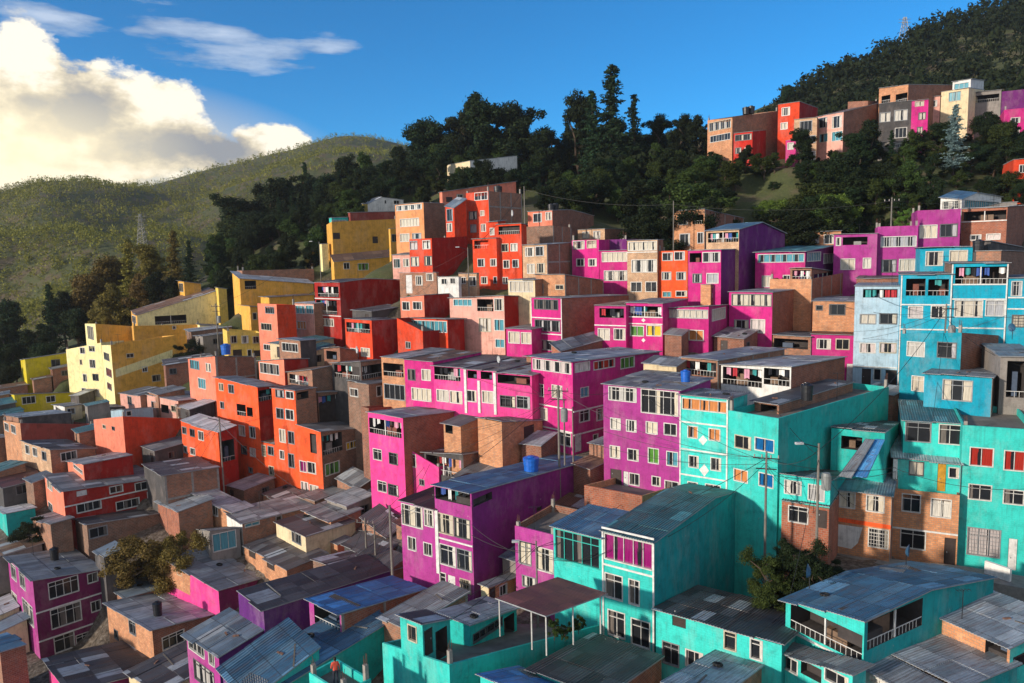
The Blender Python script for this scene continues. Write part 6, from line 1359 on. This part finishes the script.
# street in front of the brick houses
def at_z(x, y, z):
    r = ray(x, y); return CAM + r * ((z - CAMZ) / r.z)
zst = by('small brick house with orange band')['base'] - .1
st = [at_z(*tp('C5', x, y), zst) for x, y in ((130, 205), (250, 236), (380, 266), (620, 290), (860, 330), (860, 372), (620, 328), (380, 292), (250, 264), (130, 232))]
mb = MB(); zz = [p.z for p in st]
mb.poly([(p.x, p.y, p.z) for p in st]); mb.poly([(p.x, p.y, p.z - 3) for p in st][::-1])
for k in range(len(st)): a, b = st[k], st[(k + 1) % len(st)]; mb.poly([a, b, b - Vector((0, 0, 3)), a - Vector((0, 0, 3))])
tag(mb.build('pavement', plain('pavement_concrete', (128, 124, 118), .9)), kind='structure')

wl = [at_z(*tp('C5', x, y), zst) for x, y in ((690, 312), (775, 342))]
mb = MB(); n_ = (wl[1] - wl[0]).cross(Vector((0, 0, 1))).normalized() * .12
q4 = [wl[0] - n_, wl[1] - n_, wl[1] + n_, wl[0] + n_]
hi = [p + Vector((0, 0, .95)) for p in q4]; lo = [p - Vector((0, 0, 1.5)) for p in q4]
mb.poly(hi)
for k in range(4): mb.poly([lo[k], lo[(k + 1) % 4], hi[(k + 1) % 4], hi[k]])
tag(mb.build('low_wall', wallmat('white')), 'low white plastered wall along the street before the aqua house', 'wall')
# ------------------------------------------------------------------ air
mb = MB(); mb.box((-960, -215, -40), (960, 1160, 215))
hm = bpy.data.materials.new('haze'); hm.use_nodes = True; HN = hm.node_tree.nodes; HN.remove(HN['Principled BSDF'])
pv = HN.new('ShaderNodeVolumePrincipled'); pv.inputs['Color'].default_value = (.92, .88, .84, 1); pv.inputs['Density'].default_value = HAZE; pv.inputs['Anisotropy'].default_value = .35
hm.node_tree.links.new(pv.outputs[0], HN['Material Output'].inputs['Volume'])
tag(mb.build('haze', hm), kind='stuff')
# ------------------------------------------------------------------ light
SUN = Vector((-.86, -.51, 0)).normalized(); EL = RAD(15)
sd = bpy.data.lights.new('sun', 'SUN'); so = bpy.data.objects.new('sun', sd); COL.objects.link(so)
sd.energy = 3.15; sd.angle = RAD(3.0); sd.color = (1.0, .88, .74)
to_sun = Vector((SUN.x * math.cos(EL), SUN.y * math.cos(EL), math.sin(EL)))
so.rotation_euler = to_sun.to_track_quat('Z', 'Y').to_euler()
w = bpy.data.worlds.new('World'); scene.world = w; w.use_nodes = True
N = w.node_tree.nodes; L = w.node_tree.links; bg = N['Background']
sky = nd(N, 'ShaderNodeTexSky', sky_type='NISHITA'); sky.sun_disc = False; sky.sun_elevation = EL; sky.sun_rotation = math.atan2(SUN.x, SUN.y)
sky.altitude = 2700; sky.air_density = 1.0; sky.dust_density = .6; sky.ozone_density = 2.5
tc = nd(N, 'ShaderNodeTexCoord').outputs['Generated']
sp_ = nd(N, 'ShaderNodeSeparateXYZ'); L.new(tc, sp_.inputs[0])
az = math_(N, L, 'ARCTAN2', sp_.outputs[0], sp_.outputs[1]); el = math_(N, L, 'ARCSINE', sp_.outputs[2])
cmb = nd(N, 'ShaderNodeCombineXYZ'); L.new(az, cmb.inputs[0]); L.new(math_(N, L, 'MULTIPLY', el, 1.5), cmb.inputs[1])
n_big = noise(N, L, cmb.outputs[0], 7, 8, .58); n_st = noise(N, L, mapped(N, L, cmb.outputs[0], (1, 3.2, 1)), 6, 9, .62)
def blob(px, py, wx, wy):
    r = ray(px, py).normalized(); a0 = math.atan2(r.x, r.y); e0 = math.asin(r.z)
    dx = math_(N, L, 'DIVIDE', math_(N, L, 'SUBTRACT', az, a0), wx / F); dy = math_(N, L, 'DIVIDE', math_(N, L, 'SUBTRACT', el, e0), wy / F)
    return math_(N, L, 'SUBTRACT', 1.0, math_(N, L, 'SQRT', math_(N, L, 'ADD', math_(N, L, 'MULTIPLY', dx, dx), math_(N, L, 'MULTIPLY', dy, dy))))
def union(bs):
    o = bs[0]
    for b in bs[1:]: o = math_(N, L, 'MAXIMUM', o, b)
    return o
cum = union([blob(25, 95, 66, 56), blob(75, 108, 62, 52), blob(120, 112, 48, 40), blob(166, 112, 36, 33), blob(150, 142, 75, 36), blob(50, 150, 140, 55), blob(205, 152, 58, 22), blob(-60, 140, 150, 70), blob(268, 142, 42, 18), blob(-150, 110, 160, 80)])
wsp = union([blob(262, 55, 100, 17), blob(330, 50, 40, 13), blob(175, 24, 62, 17), blob(220, 35, 50, 14), blob(40, 16, 70, 12)])
n_b2 = noise(N, L, cmb.outputs[0], 15, 11, .6)
e1 = math_(N, L, 'ADD', cum, math_(N, L, 'MULTIPLY', math_(N, L, 'SUBTRACT', n_b2, .5), 1.7))
c1 = ramp(N, L, e1, [(.08, G(0)), (.26, G(1))])
c2 = ramp(N, L, math_(N, L, 'ADD', wsp, math_(N, L, 'MULTIPLY', math_(N, L, 'SUBTRACT', n_st, .5), 3.0)), [(.2, G(0)), (1.2, G(.62))])
dens = math_(N, L, 'MAXIMUM', c1, c2)
drk = union([blob(75, 112, 62, 30), blob(30, 100, 55, 26), blob(165, 146, 85, 24), blob(225, 152, 50, 20)])
shade = math_(N, L, 'ADD', math_(N, L, 'MULTIPLY', math_(N, L, 'SUBTRACT', n_b2, .5), 2.0), math_(N, L, 'MULTIPLY', math_(N, L, 'MAXIMUM', drk, 0.0), -.75))
ccol = ramp(N, L, math_(N, L, 'ADD', shade, .62), [(.05, (.22, .23, .25)), (.28, (.36, .33, .28)), (.46, (.58, .51, .38)), (.64, (.76, .70, .58))])
ccol2 = mixc(N, L, ccol, (.52, .56, .62, 1), ramp(N, L, math_(N, L, 'SUBTRACT', c2, c1), [(.1, G(0)), (.5, G(1))]))
glow = ramp(N, L, blob(-10, 165, 300, 90), [(0, G(0)), (1, G(1))])
skc = nd(N, 'ShaderNodeMix', data_type='RGBA', blend_type='MULTIPLY'); skc.inputs[0].default_value = 1; L.new(sky.outputs[0], skc.inputs[6]); skc.inputs[7].default_value = (.016, .082, .116, 1)
base = mixc(N, L, skc.outputs[2], (.80, .62, .34, 1), glow)
cg = mixc(N, L, ccol2, (.86, .74, .48, 1), ramp(N, L, blob(10, 150, 150, 60), [(0, G(0)), (.9, G(.8))]))
fin = mixc(N, L, base, cg, dens)
# unseen cloud added behind the camera to lift the ambient light
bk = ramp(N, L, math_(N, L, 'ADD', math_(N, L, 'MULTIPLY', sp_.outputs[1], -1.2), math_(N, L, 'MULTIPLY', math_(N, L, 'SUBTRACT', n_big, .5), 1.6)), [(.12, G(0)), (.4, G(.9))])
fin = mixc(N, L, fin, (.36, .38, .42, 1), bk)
# Background strength 0.1: the sky branch was scaled already
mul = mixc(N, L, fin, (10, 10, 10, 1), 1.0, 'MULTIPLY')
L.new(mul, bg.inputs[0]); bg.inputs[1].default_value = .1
vs = scene.view_settings; vs.view_transform = 'Standard'; vs.look = 'None'; vs.exposure = 0.72; vs.gamma = 1
scene.cycles.use_denoising = True
scene.cycles.volume_bounces = 0; scene.cycles.max_bounces = 5; scene.cycles.diffuse_bounces = 3
